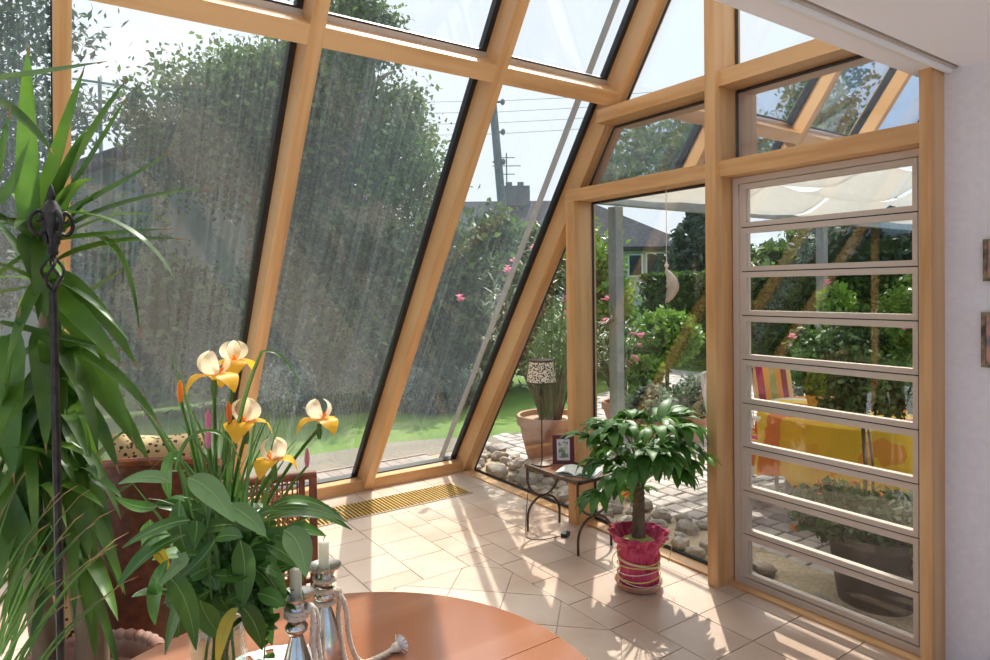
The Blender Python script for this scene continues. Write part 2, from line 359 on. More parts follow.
for x0, x1 in bays:
    mb = MB(); sbox(mb, x0, x1, TT0, TT1, .0, .165); trim(mb, 'wood_x')
    mb = MB(); sbox(mb, x0, x1, TT1 - .012, TT1 + .03, .145, .19); trim(mb, 'alu2')
    mb = MB(); mb.box(x0, x1, 5.2, 5.40, 0, .092); trim(mb, 'wood_x')
win = [0]
def window(fr, pane, mat, frmat='seal'):
    win[0] += 1; o = struct(fr, 'window_%d' % win[0], frmat); pane.build('pane', mat, o, False); return o
for x0, x1 in bays:
    for t0, t1 in ((TZ(.093, .165), TT0 + .04), (TT1 + .02, TOP)):
        fr = MB(); w = .034
        sbox(fr, x0, x0 + (w * .35 if x0 != .134 else .003), t0, t1, .12, .19); sbox(fr, x1 - (w if x1 > .1 else .006), x1, t0, t1, .155, .20)
        sbox(fr, x0 + w * .35, x1 - w, t0, t0 + .02, .15, .19); sbox(fr, x0 + w * .35, x1 - w, t1 - .02, t1, .165, .19)
        pn = MB(); sbox(pn, x0 + .002, x1 - .01, t0, t1, .172, .180); window(fr, pn, 'gslope' if t0 < 2 else 'gtop')
# ------------------------------------------------------------------ the gable wall
GX = 3.30
def post(x0, x1, y0, y1, z0, z1, mat='wood_z'):
    mb = MB(); mb.box(x0, x1, y0, y1, z0, z1); return trim(mb, mat)
post(3.105, GX + .04, 2.32, 2.388, 0, 4.14)
post(3.12, GX + .03, 3.52, 3.605, 0, 2.31)
post(3.14, GX + .06, 1.255, 1.302, 0, 2.62)
post(GX - .03, GX + .06, 1.255, 1.302, 2.62, 5.6)
post(3.14, GX + .02, 2.388, 3.63, 2.312, 2.398, 'wood_y')
post(3.14, GX + .02, 2.388, 3.30, 2.812, 2.90, 'wood_y')
post(3.14, GX + .03, 1.302, 2.322, 2.308, 2.396, 'wood_y')
post(3.14, GX + .03, 1.302, 2.322, 2.812, 2.90, 'wood_y')
for a, b in ((3.605, 5.16), (2.388, 3.52), (1.302, 2.32)): post(3.19, GX + .02, a, b, 0, .012, 'wood_y')
def gpane(pts, mat, rr=.011):
    fr = MB(); n = len(pts); c = V((0, sum(p[0] for p in pts) / n, sum(p[1] for p in pts) / n))
    P3 = [V((GX, p[0], p[1])) for p in pts]
    for i in range(n): fr.tube([P3[i], P3[(i + 1) % n]], rr, 4)
    pn = MB(); pn.prism([(GX, p[0], p[1]) for p in pts], (.008, 0, 0)); window(fr, pn, mat)
sl = lambda y: (5.2 - y) * SA / CA
gpane([(3.61, .022), (5.13, .022), (3.61, sl(3.61) - .03)], 'ggable')
gpane([(2.395, .022), (3.515, .022), (3.515, 2.305), (2.395, 2.305)], 'ggable')
gpane([(2.395, 2.405), (3.56, 2.405), (3.29, 2.805), (2.395, 2.805)], 'gmir')
gpane([(2.395, 2.91), (3.20, 2.91), (2.395, sl(2.395) - .03)], 'gtop')
gpane([(1.315, 2.405), (2.315, 2.405), (2.315, 2.805), (1.315, 2.805)], 'gmir')
gpane([(1.315, 2.91), (2.315, 2.91), (2.315, sl(2.315) - .03), (1.315, sl(1.365) - .05)], 'gtop')
# louvre window
win[0] += 1; lw = empty('window_%d' % win[0], (GX - .02, 1.811, .012)); lw['kind'] = 'structure'
fr = MB(); yo, yi, zt = .502, .467, 2.293
for s in (-1, 1):
    a, b = sorted((s * yo, s * yi)); fr.box(-.03, .03, a, b, 0, zt)
    a, b = sorted((s * yi, s * (yi - .012))); fr.box(-.018, .026, a, b, .03, zt - .03)
fr.box(-.03, .03, -yi, yi, 0, .035); fr.box(-.03, .03, -yi, yi, zt - .035, zt); fr.build('frame', 'alu', lw, False)
mb = MB(); mb.box(-.004, .03, yi + .038, yi + .046, 0, zt); mb.build('seal', 'seal', lw, False)
z0, dz = .037, (zt - .072) / 9
for k in range(9):
    a, b = z0 + k * dz + .003, z0 + (k + 1) * dz - .003; s = MB(); y2 = yi - .014
    s.box(-.022, .014, -y2, y2, a, a + .026); s.box(-.022, .014, -y2, y2, b - .030, b)
    s.box(-.022, .014, -y2, -y2 + .022, a + .026, b - .03); s.box(-.022, .014, y2 - .03, y2, a + .026, b - .03)
    s.box(-.010, .006, y2 - .040, y2 - .03, a + .026, b - .03)
    so = s.build('louvre_sash', 'alu', lw, False)
    p = MB(); p.box(-.004, .002, -y2 + .02, y2 - .028, a + .02, b - .024); p.build('pane', 'ggable', so, False)
    if k: g = MB(); g.box(-.016, -.006, -y2, y2, a - .006, a); g.build('seal', 'seal', lw, False)
def fill_pane(x0, x1, y0, y1, z0, z1):
    fr = MB(); P = [V(p) for p in (((x0, y0, z0), (x1, y0, z0), (x1, y0, z1), (x0, y0, z1)) if y1 - y0 < .02 else ((x0, y0, z0), (x0, y1, z0), (x0, y1, z1), (x0, y0, z1)))]
    for i in range(4): fr.tube([P[i], P[(i + 1) % 4]], .02, 4)
    window(fr, MB().box(x0, x1, y0, y1, z0, z1), 'gtop', 'white')
fill_pane(-.8, 3.1, -2.68, -2.672, .1, 2.5); fill_pane(-1.08, -1.072, -1.9, .9, .25, 2.35)  # unseen windows added behind and left of the camera to brighten the room
for y in (1.36, 2.40, 3.55): post(-1.1, -1.0, y, y + .07, 0, sl(y) - .05)  # unseen left gable, its posts and panes added to let in more daylight
gx_, GX = GX, -1.06
for pts in ([(3.63, .03), (5.13, .03), (3.63, sl(3.61) - .05)], [(2.48, .03), (3.54, .03), (3.54, sl(3.55) - .03), (2.48, sl(2.48) - .04)], [(1.44, .03), (2.39, .03), (2.39, sl(2.39) - .03), (1.44, sl(1.44) - .04)]): gpane(pts, 'gtop')
GX = gx_
# ------------------------------------------------------------------ room shell
def wall(name, mb, mat='plaster'): return struct(mb, name, mat)
wall('wall_right', MB().box(3.27, 3.5, -2.6, 1.255, 0, 2.86))
wb = MB(); wb.box(-1.15, 3.5, -2.75, -2.6, 0, .1); wb.box(-1.15, 3.5, -2.75, -2.6, 2.5, 2.86); wb.box(-1.15, -.8, -2.75, -2.6, .1, 2.5); wb.box(3.1, 3.5, -2.75, -2.6, .1, 2.5); wall('wall_back', wb)
wl = MB(); wl.box(-1.15, -1.0, -2.6, -1.9, 0, 2.86); wl.box(-1.15, -1.0, .9, 1.33, 0, 2.86); wl.box(-1.15, -1.0, -1.9, .9, 2.35, 2.86); wl.box(-1.15, -1.0, -1.9, .9, 0, .25); wall('wall_left', wl)
wall('wall_upper', MB().box(-1.0, 3.27, 1.2, 1.33, 2.86, 5.8))
c = MB(); c.box(-1.0, 3.27, 1.238, 1.35, 2.62, 2.86); c.box(-1.0, 3.27, 1.19, 1.238, 2.66, 2.86); c.box(-1.0, 3.27, -2.6, 1.19, 2.625, 2.86); struct(c, 'ceiling', 'ceil')
t = MB(); t.tube([(-1.0, 1.232, 2.622), (3.262, 1.232, 2.622)], .017, 10); trim(t, 'white', True)
t = MB(); t.box(-1.0, 3.262, 1.202, 1.214, 2.622, 2.66); trim(t, 'alu')
# floor tiles
fl = MB(); fl.cur = 1; fl.box(-1.15, GX + .04, -2.6, 5.4, -.12, -.006); fl.cur = 0
def clip(poly, nx, ny, c):
    out = []
    for i in range(len(poly)):
        p, q = poly[i], poly[(i + 1) % len(poly)]; dp, dq = nx * p[0] + ny * p[1] - c, nx * q[0] + ny * q[1] - c
        if dp <= 0: out.append(p)
        if dp * dq < 0: s = dp / (dp - dq); out.append((p[0] + (q[0] - p[0]) * s, p[1] + (q[1] - p[1]) * s))
    return out
def tile(poly, bounds=None):
    if bounds:
        x0, x1, y0, y1 = bounds
        for a in ((1, 0, x1), (-1, 0, -x0), (0, 1, y1), (0, -1, -y0)):
            poly = clip(poly, *a)
            if len(poly) < 3: return
    cx, cy = sum(p[0] for p in poly) / len(poly), sum(p[1] for p in poly) / len(poly); g = .004
    q = [(cx + (p[0] - cx) * (1 - g / max(.03, math.hypot(p[0] - cx, p[1] - cy))), cy + (p[1] - cy) * (1 - g / max(.03, math.hypot(p[0] - cx, p[1] - cy)))) for p in poly]
    fl.prism([(a, b, -.006) for a, b in q], (0, 0, .006))
def rect(x0, x1, y0, y1): return [(x0, y0), (x1, y0), (x1, y1), (x0, y1)]
G = .315; xs = [2.462, 2.777, 3.092, 3.2]
for i in range(3):
    y = -2.6 + (.0 if i != 1 else 0)
    k = 0; y = 1.88 - G * 14
    while y < 5.2: tile(rect(xs[i], xs[i + 1], y, min(y + G, 5.2))); y += G
y = 1.88 - G * 14.5
while y < 5.2: tile(rect(2.30, 2.462, y, min(y + G, 5.2)), (2.3, 2.462, -2.6, 5.2)); y += G
bx = [-1.0, -.695, -.38, -.065, .25, .565, .88, 1.195, 1.51, 1.825, 2.14, 2.30]
for i in range(11):
    y = 3.40
    off = 0 if i % 2 else -.15
    yy = 3.40 + off
    while yy < 5.2: tile(rect(bx[i], bx[i + 1], yy, min(yy + G, 5.2)), (-1, 2.3, 3.40, 5.2)); yy += G
s2 = math.sqrt(.5)
for i in range(-26, 26):
    for j in range(-26, 26):
        cx, cy = 1.0 + (i - j) * G * s2, 1.2 + (i + j) * G * s2; h = G * s2
        if -1.5 < cx < 2.8 and -3 < cy < 4: tile([(cx, cy - h), (cx + h, cy), (cx, cy + h), (cx - h, cy)], (-1.0, 2.30, -2.6, 3.40))
struct(fl, 'floor', ['tile', 'grout'])
# convector grille
g0 = empty('floor_grille', (2.0, 4.765, 0)); tag(g0, 'long brass coloured slatted convector grille set into the tiles below the sloped glazing', 'floor grille')
mb = MB(); mb.box(-1.0, .92, -.17, .17, .0005, .0022); mb.build('shaft_shade', 'gdark', g0, False)  # flat dark sheet, the shade below the slats put into its colour
mb = MB()
for x in np.arange(-.985, .92, .030): mb.box(x, x + .013, -.165, .165, .0022, .009)
mb.build('slats', 'grille', g0, False)
mb = MB(); mb.box(-1.0, .93, .165, .172, .0005, .009); mb.box(-1.0, .93, -.172, -.165, .0005, .009); mb.box(.92, .932, -.172, .172, .0005, .009); mb.build('frame', 'alu', g0, False)
# ------------------------------------------------------------------ ground outside
GZ = -.06
mb = MB(); mb.box(-60, 80, 5.4, 110, -.30, GZ - .02); mb.box(3.5, 80, -40, 5.4, -.30, GZ - .02); struct(mb, 'lawn', 'lawn')
mb = MB(); mb.box(-9, -1.16, -9, 5.38, -.2, -.08); mb.box(-1.16, 3.5, -9, -2.76, -.2, -.08); struct(mb, 'bounce_terrace', 'linen')  # pale ground added out of view to bounce sunlight up to the ceiling
mb = MB(); mb.box(-4, 3.34, 6.12, 6.9, GZ - .05, GZ); mb.prism([(3.34, 6.12, GZ), (4.4, 6.12, GZ), (4.4, 6.55, GZ), (3.34, 6.9, GZ)], (0, 0, -.05)); struct(mb, 'gravel_strip', 'lawngravel')
mb = MB(); yb = lambda x: 6.45 + max(0, (x - 5) * .55)
mb.prism([(3.345, -4, GZ - .012), (11.0, -4, GZ - .012), (11.0, 7.6, GZ - .012), (8.5, yb(8.5) + .1, GZ - .012), (5, 6.5, GZ - .012), (4.0, 6.5, GZ - .012), (4.0, 6.12, GZ - .012), (3.345, 6.12, GZ - .012)], (0, 0, -.04)); struct(mb, 'patio_joints', 'joint')
cb = MB(); q = random.Random(3); x = 3.92; col_i = 0
while x < 11:
    w = q.uniform(.13, .17); y = -1.5 - q.random() * .1
    while y < yb(x):
        l = q.uniform(.13, .22) * (1 if x < 8 else 1.5); g = .008; j = lambda: q.uniform(-.007, .007); zt = GZ + q.uniform(-.004, .004)
        ww = w if x < 8 else w * 1.0
        if y + l < yb(x) + .1:
            a = [(x + g + j(), y + g + j()), (x + ww - g + j(), y + g + j()), (x + ww - g + j(), y + l - g + j()), (x + g + j(), y + l - g + j())]
            cx = sum(p[0] for p in a) / 4; cy = sum(p[1] for p in a) / 4
            b = [(cx + (p[0] - cx) * .9, cy + (p[1] - cy) * .9) for p in a]
            cb.add([(p[0], p[1], zt - .02) for p in a] + [(p[0], p[1], zt - .006) for p in a] + [(p[0], p[1], zt) for p in b], [(0, 1, 5, 4), (1, 2, 6, 5), (2, 3, 7, 6), (3, 0, 4, 7), (4, 5, 9, 8), (5, 6, 10, 9), (6, 7, 11, 10), (7, 4, 8, 11), (8, 9, 10, 11)])
        y += l
    x += w
struct(cb, 'patio', 'cobble')
mb = MB(); mb.box(3.345, 3.93, -2, 6.1, GZ - .05, GZ + .001); struct(mb, 'sand_strip', 'sand')
mb = MB()
for i in range(60):
    x = -4 + i * .122; mb.box(x, x + .116, 5.42, 6.1, GZ - .03, GZ + .02)
mb.box(-4, 3.33, 6.1, 6.13, GZ - .03, GZ + .03); struct(mb, 'deck', 'deck')
# pebbles along the glass
peb = []
for k in range(5):
    mb = MB(); mb.ell((0, 0, 0), (1, .8, .62), 14, 9, .35, k * 2.7); peb.append(mb)
q = random.Random(5); protos = []; placed = []
def okp(x, y, r): return all(math.hypot(x - a, y - b) > (r + c) * 1.0 for a, b, c in placed)
tries = 0
while len(placed) < 150 and tries < 20000:
    tries += 1; y = q.uniform(2.35, 5.9); r = q.uniform(.06, .125) if y > 3.4 else q.uniform(.05, .085); x = q.uniform(3.36 + r, 3.92 if y < 3.6 else 4.0)
    if y < 3.0 and x > 3.62: continue
    if okp(x, y, r): placed.append((x, y, r))
for sx, sy, r in ((3.50, 1.95, .06), (3.47, 2.12, .055), (3.46, 2.25, .04)):
    if okp(sx, sy, r): placed.append((sx, sy, r))
for i, (x, y, r) in enumerate(placed):
    k = i % 5
    if i < 5: o = peb[k].build('pebble', 'pebble'); protos.append(o)
    else: o = protos[k].copy(); C.objects.link(o)
    o.location = (x, y, GZ + r * .42); o.scale = (r, r, r); o.rotation_euler = (q.uniform(-.15, .15), q.uniform(-.15, .15), q.uniform(0, 6))
    tag(o, 'rounded grey river pebble lying in the strip along the foot of the glass', 'pebble', 'pebbles along the glass wall')
#@@GARDEN@@
def thing(name, loc, label, cat, group=None, rz=0): return tag(empty(name, loc, rz), label, cat, group)
def ground(px, D): p = at(px, 300, D); return V((p.x, p.y, GZ - .02))
def L(p, base): return V(p) - V(base)
# trees behind: blobs in local coordinates (x, y, z, rx, ry, rz)
def tree(px, D, blobs, n, size, mat, label, trunk_r=.16, name='broadleaf_tree', cat='tree', asp=1.7, core=None, th=None, clump=.17, kc=60, flat=0, group=None):
    b = ground(px, D); t = thing(name, b, label, cat, group)
    mb = MB(); zt = th or max(q[2] for q in blobs); branches(mb, (0, 0, 0), (0, 0, zt), trunk_r, 7, min(1.4, blobs[0][3] * .6), int(px)); mb.build('trunk', 'bark', t)
    leaves('crown', blobs, n, size, mat, t, asp=asp, core=core, clump=clump, kc=kc, flat=flat); return t
# bearings: metres sideways per pixel at distance D ~ D/760
tree(255, 12, [(.1, 0, 4.4, 1.25, 1.4, 1.2), (-1.15, .2, 4.4, .75, .9, 1.1), (1.0, 0, 4.7, 1.1, 1.1, 1.3), (.1, .3, 5.3, 1.0, 1.2, .7), (.9, 0, 3.0, .8, .9, .9)], 34000, .07, 'treeA', 'tall broadleaf tree with a ragged crown in front of the pale house', .14, clump=.2)
tree(375, 12.5, [(0, 0, 3.2, 1.3, 1.3, 1.9), (-.8, .3, 5.0, 1.1, 1.2, 1.5), (.55, 0, 4.4, .8, 1.0, 1.2), (-.9, 0, 2.2, 1.2, 1.2, 1.3), (-.3, .3, 6.4, .9, 1, .8)], 40000, .07, 'treeA', 'dense broadleaf tree filling the middle sloped pane, sky on its right', .15, clump=.2)
tree(-62, 11, [(0, 0, 6.6, 1.1, 1.2, .42), (0, 0, 5.4, 1.45, 1.4, .5), (.2, 0, 4.3, 1.5, 1.5, .5), (0, 0, 3.3, 1.3, 1.5, .6), (0, 0, 2.2, 1.5, 1.5, .7), (0, 0, 7.6, .7, .8, .4)], 24000, .055, 'treeB', 'dark blue green spruce at the left edge with level boughs', .15, 'spruce_tree', asp=2.6, th=8.0, clump=.22, flat=0)
tree(145, 10.5, [(0, 0, 1.6, .8, .7, 1.2), (.9, .2, 1.2, .8, .6, .9)], 5000, .09, 'shrub', 'grey green bush at the foot of the pale house, behind the palm like plant', .05, 'garden_bush', 'bush', core=.6, th=1.5)
tree(505, 11.5, [(0, 0, 1.5, 1.0, .9, 1.3), (-1.1, .3, 1.6, .9, .9, 1.4), (.9, 0, 1.4, .8, .8, 1.2), (.2, .3, 2.3, .9, .8, .8)], 14000, .09, 'shrub', 'broad leafy shrub mass below the utility pole at the end of the lawn', .07, 'garden_bush', 'bush', core=.6, th=1.8)
tree(412, 10.8, [(0, 0, 1.1, .9, .6, .9), (-.9, 0, .9, .8, .6, .9)], 6000, .08, 'treeA', 'dark shrub with yellowish tips at the back of the lawn', .05, 'garden_bush', 'bush', core=.6, th=1.2)
tree(318, 10.9, [(0, 0, .9, .9, .5, .9), (-1.2, .2, .8, .8, .5, .8)], 5000, .08, 'shrub', 'loose shrub at the back of the lawn below the tallest tree', .05, 'garden_bush', 'bush', core=.55, th=1)
tree(592, 13.5, [(0, 0, 1.5, .7, .7, 1.4), (.5, 0, .9, .6, .6, .9)], 5500, .09, 'box', 'bright green bush left of the clipped hedge, below the far house', .06, 'garden_bush', 'bush', core=.6, th=1.6)
tree(437, 9.6, [(0, 0, .32, .34, .34, .36)], 2600, .05, 'treeB', 'small rounded dark green conifer on the lawn edge', .03, 'dwarf_conifer', 'shrub', core=.85, th=.4)
for px, D, s_, lb in ((408, 9.8, .36, 'silver leaved shrub left of the round dwarf conifer'), (285, 10.0, .42, 'silver leaved shrub furthest left at the back of the lawn'), (385, 9.9, .26, 'low silvery shrub at the right end of the border in the middle pane'), (470, 10.2, .3, 'silver shrub right of the round dwarf conifer')):
    tree(px, D, [(0, 0, s_ * .8, s_, s_, s_ * .8)], 1600, .045, 'silver', lb, .02, 'silver_shrub', 'shrub', core=.6, th=s_)
tree(342, 9.9, [(0, 0, .25, .4, .35, .3)], 1800, .05, 'shrub', 'low green cushion shrub between two silver shrubs in the middle pane', .02, 'cushion_shrub', 'shrub', core=.7, th=.3)
def side_tree(p, blobs, n, label, size=.1, mat='treeA'):
    t = thing('broadleaf_tree', V(p), label, 'tree'); mb = MB(); branches(mb, (0, 0, 0), (0, 0, blobs[0][2] + .5), .16, 7, 1.2, 5); mb.build('trunk', 'bark', t); leaves('crown', blobs, n, size, mat, t, clump=.2)
side_tree((-7.6, 12.2, GZ), [(0, 0, 4.2, 2.2, 2.2, 2.2), (1.6, 1.0, 3.2, 1.6, 1.6, 1.8), (-1.4, -.5, 5.0, 1.4, 1.4, 1.5), (-.4, 0, 2.4, 2.2, 2, 1.6)], 16000, 'big tree off to the left, mirrored in the small coated gable pane', .13)
side_tree((-9.2, 8.6, GZ), [(0, 0, 6.4, .9, .9, 1.9), (.3, 0, 4.4, 1.1, 1.1, 1.8), (.1, 0, 8.0, .5, .5, .8)], 7000, 'slender birch like tree off to the left, mirrored in the wide coated gable pane', .10)
b = V((-11.5, 9.0, GZ)); sh = thing('reflection_hedge', b, 'tall hedge added far off to the left, only mirrored, to darken the gable glass', 'hedge'); MB().box(-.4, .3, -8, 9, 0, 3.0).build('stems', 'hedge_core', sh, False)  # unseen hedge added to block the sky in the gable reflections
leaves('leaves', [(.2, y_, 1.5, .5, 1.3, 1.7) for y_ in np.arange(-7, 9, 1.6)], 9000, .13, 'treeA', sh)
# hedge
b = V((11.9, 5.2, GZ)); hd = thing('clipped_hedge', b, 'long clipped green hedge behind the patio, its flat top in the sun', 'hedge')
hb = MB(); hb.box(-.28, .3, -6.9, 5.4, 0, 1.93); hb.build('stems', 'hedge_core', hd, False)
n = 30000; P = np.empty((n, 3)); k = int(n * .72)
P[:k] = np.c_[rng.normal(-.36, .05, k), rng.uniform(-7, 5.5, k), rng.uniform(0, 2.02, k)]; P[k:] = np.c_[rng.uniform(-.4, .4, n - k), rng.uniform(-7, 5.5, n - k), rng.normal(2.0, .03, n - k)]
a_ = rng.normal(size=(n, 3)); a_ /= np.linalg.norm(a_, axis=1)[:, None]; c_ = np.cross(a_, rng.normal(size=(n, 3))); c_ /= np.linalg.norm(c_, axis=1)[:, None]
sz = rng.uniform(.03, .055, (n, 1)); vv = np.stack([P - a_ * sz * 1.3, P + c_ * sz * .8, P + a_ * sz * 1.3, P - c_ * sz * .8], 1).reshape(-1, 3)
mb = MB(); mb.v = vv.tolist(); mb.f = np.arange(4 * n).reshape(-1, 4).tolist(); mb.m = [0] * n; mb.build('leaves', 'hedge', hd, False)
# behind the hedge
tree(696, 17.5, [(0, 0, 2.8, .55, .55, .6), (0, 0, 2.2, .8, .8, .6), (0, 0, 3.5, .3, .3, .45), (.9, .3, 2.0, .9, .8, .6)], 5000, .12, 'treeB', 'pointed dark conifer behind the hedge, right of the hanging moon', .1, 'conifer_tree', 'tree', asp=2.4, th=3.6, core=.6)
tree(890, 15, [(0, 0, 2.5, 1.6, 1.2, .75), (-1.2, 0, 2.3, .9, 1, .75), (1.6, 0, 2.6, 1.4, 1.2, .8)], 9000, .11, 'treeB', 'dark spreading tree under the awning beam at the right', .12, core=.8, th=2.6)
for px, D, s_, lb in ((765, 36, 1.0, 'distant tree crown left of the far small roof'), (802, 38, 1.25, 'distant tree crown above the far small roof'), (842, 34, .9, 'distant tree crown right of the far small roof'), (752, 30, .7, 'distant tree at the left end of the far tree line')):
    tree(px, D, [(0, 0, 2.4 * s_, 1.5, 1.5, 1.3 * s_), (1.1, 0, 2.1 * s_, 1.2, 1.2, 1.0 * s_), (-1.2, 0, 1.9 * s_, 1.2, 1.2, 1.0 * s_)], 2600, .3, 'treeA', lb, .2, 'distant_tree', core=.8, group='distant tree line')
# houses
def house(name, base, rz, w, d, eave, ridge, label, wall_m, hip=0, wins=(), chim=None, over=.35):
    t = thing(name, base, label, 'house', rz=rz)
    mb = MB(); mb.box(-w / 2, w / 2, 0, d, 0, eave)
    if not hip: mb.prism([(-w / 2, 0, eave), (w / 2, 0, eave), (0, 0, ridge - .1)], (0, d, 0))
    mb.build('walls', wall_m, t, False)
    rf = MB(); o = over
    if hip: 
        h = hip; e = eave - .08
        for z0_, k in ((e, 0),): rf.add([(-w / 2 - o, -o, e), (w / 2 + o, -o, e), (w / 2 + o, d + o, e), (-w / 2 - o, d + o, e), (-w / 2 + h, d / 2, ridge), (w / 2 - h, d / 2, ridge), (-w / 2 - o, -o, e - .15), (w / 2 + o, -o, e - .15), (w / 2 + o, d + o, e - .15), (-w / 2 - o, d + o, e - .15)], [(0, 1, 5, 4), (1, 2, 5), (2, 3, 4, 5), (3, 0, 4), (9, 8, 7, 6), (6, 7, 1, 0), (7, 8, 2, 1), (8, 9, 3, 2), (9, 6, 0, 3)])
    else:
        sl_ = (ridge - eave) / (w / 2); e = eave - o * sl_
        rf.prism([(-w / 2 - o, -o, e), (0, -o, ridge), (w / 2 + o, -o, e), (w / 2 + o, -o, e + .22), (0, -o, ridge + .22), (-w / 2 - o, -o, e + .22)], (0, d + 2 * o, 0))
    rf.build('roof', 'roof', t, False)
    for (x, z, ww, hh) in wins:
        f = MB(); f.box(x - ww / 2 - .06, x + ww / 2 + .06, -.05, .02, z - .06, z + hh + .06); f.cur = 0; fo = f.build('window_frame', 'white', t, False)
        g = MB(); g.box(x - ww / 2, x + ww / 2, -.07, -.05, z, z + hh); g.build('window_glass', 'darkglass', fo, False)
    if chim: cx, cy, cw, z0_, z1_ = chim; m = MB(); m.box(cx - cw, cx + cw, cy - .4, cy + .4, z0_, z1_); m.tube([(cx - cw * .4, cy, z1_), (cx - cw * .4, cy, z1_ + .2)], .14, 8); m.tube([(cx + cw * .4, cy, z1_), (cx + cw * .4, cy, z1_ + .2)], .14, 8); m.build('chimney', 'brick', t, False)
    return t
hp = ground(640, 24.5); hh_ = house('hipped_house', hp + V((-2.68, 2.93, 0)), math.radians(-34), 11.6, 7, 3.35, 5.5, 'two storey house with a dark hipped roof and broad chimney beyond the hedge', 'housewall2', 3.2, [(3.9, 2.2, .45, .75), (4.75, 2.2, .8, .8), (-1.2, 1.8, 1.2, 1.1)], (-.45, 3.5, .62, 4.2, 6.1))
mb = MB(); mb.tube([(-.8, 3.2, 6.1), (-.8, 3.2, 7.5)], .03, 6)
for z, l in ((7.3, .35), (6.95, .6), (6.6, .35)): mb.tube([(-.8 - l, 3.2, z), (-.8 + l, 3.2, z)], .02, 5)
mb.build('aerial', 'poleg', hh_)
house('gabled_house', V((3.0, 14.2, GZ)), math.radians(0), 7.6, 6, 3.2, 5.1, 'pale grey gabled neighbouring house behind the trees on the left', 'housewall', 0, [(1.6, .9, 1.1, 1.2), (-1.2, .9, 1.1, 1.2)])
house('garden_shed_house', ground(800, 29), math.radians(-60), 2.0, 2.6, 2.2, 2.6, 'tiny far roof below the distant tree line', 'housewall2', 0)
# antenna, poles, wires
def local(o, p): o.rotation_euler[2]; return Matrix.Translation(o.location).__matmul__(Matrix.Rotation(o.rotation_euler[2], 4, 'Z')).inverted() @ V(p)
b = ground(514, 20); top = at(492, 94, 20); t = thing('utility_pole', b, 'thick leaning grey utility pole seen in the third sloped pane', 'pole')
mb = MB(); mb.tube([(0, 0, 0), L(top, b)], [.16, .12], 10); mb.build('pole', 'poleg', t)
for k in range(3):
    p = L(top, b) + V((.25, -.2, -.25 - k * .9)); mb = MB(); mb.tube([p + V((-.25, .2, 0)), p], .03, 6); mb.ell(p, (.07, .07, .1), 8, 6); mb.build('insulator', 'poleg', t)
b = ground(104, 30); t = thing('utility_pole', b, 'far slim utility pole with a crossarm above the pale house', 'pole'); zt = at(104, 78, 30).z - b.z
mb = MB(); mb.tube([(0, 0, 0), (0, 0, zt)], .07, 8); mb.build('pole', 'poleg', t)
mb = MB(); mb.tube([(-.9, 0, zt - .2), (.9, 0, zt - .2)], .05, 6); mb.build('crossarm', 'poleg', t)
for k in range(4):
    a = at(60, 80 + k * 12, 30); c = at(492, 100 + k * 11, 20) + V((.2, 0, 0)); e = at(1100, 40 + k * 9, 24)
    mb = MB(); mb.tube(curve(a, (a + c) / 2 - V((0, 0, .6)), c, 8), .007, 4); mb.tube(curve(c, (c + e) / 2 - V((0, 0, .5)), e, 8), .007, 4)
    tag(mb.build('overhead_wire', 'poleg'), 'thin overhead wire slung between the leaning pole and the far pole', 'wire', 'overhead wires')
# steel rail outside the slope
mb = MB(); p0, p1 = S(3.2, TZ(-.02, .34), .34), S(3.2, 4.9, .34); mb.tube([p0, p1], .030, 4); mb.tube([S(3.2, 1.0, .34), S(3.24, .9, .2)], .012, 6)
tag(mb.build('awning_rail', 'steel', None, False), 'grey metal guide rail running up outside the sloped glass beside the corner rafter', 'rail')
# pergola
def box_at(x0, x1, y0, y1, z0, z1): return MB().box(x0, x1, y0, y1, z0, z1)
for x, lb in ((5.02, 'grey steel awning post nearest the glass, seen left of the hanging moon'), (9.05, 'grey steel awning post beyond the round patio table')):
    t = thing('awning_post', (x, 5.0, GZ - .02), lb, 'post'); MB().box(-.055, .055, -.055, .055, 0, 2.62).build('post', 'steel', t, False); MB().box(-.1, .1, -.1, .1, 0, .045).build('base_plate', 'steel', t, False)
tag(box_at(4.5, 13.2, 4.95, 5.05, 2.56, 2.70).build('awning_beam', 'steel', None, False), 'long grey steel beam carried by the two awning posts', 'beam')
for k, x in enumerate((4.58, 5.985, 7.45, 8.95)):
    m = MB(); m.tube([(x, 4.96, 2.722), (x, 4.6, 2.732), (x, -1.0, 2.985)], .022, 6); tag(m.build('awning_cross_rail', 'steel'), 'slim grey cross rail carrying the edges of the white awning sails', 'rail', 'awning cross rails')
sx = [(4.62, 5.95), (6.02, 7.40), (7.50, 8.9), (9.0, 10.4)]
names_ = ['white scalloped awning sail above the hanging moon', 'white scalloped awning sail over the round table', 'white scalloped awning sail past the first gap of sky', 'white scalloped awning sail furthest from the glass']
for (x0, x1), lb in zip(sx, names_):
    mb = MB(); nx, ny = 7, 90; vs = []
    for j in range(ny + 1):
        y = -1.0 + 5.85 * j / ny; ph = (y + 1.0) / .98 + .22 * (lb[-5:] != 'table' and 'past' not in lb)
        for i in range(nx + 1):
            u = i / nx; z = 2.735 + max(0, 4.6 - y) * .045 - .21 * abs(math.sin(PI * ph)) ** 1.3 - .03 * math.sin(PI * u)
            vs.append((x0 + (x1 - x0) * u + .012 * math.sin(9 * y), y, z))
    n_ = len(vs); vs += [(a, b_, c_z - .004) for a, b_, c_z in vs]
    fs = []
    for j in range(ny):
        for i in range(nx):
            a = j * (nx + 1) + i; fs += [(a, a + 1, a + nx + 2, a + nx + 1), (n_ + a + nx + 1, n_ + a + nx + 2, n_ + a + 1, n_ + a)]
    mb.add(vs, fs); tag(mb.build('awning_sail', 'sail'), lb, 'awning')
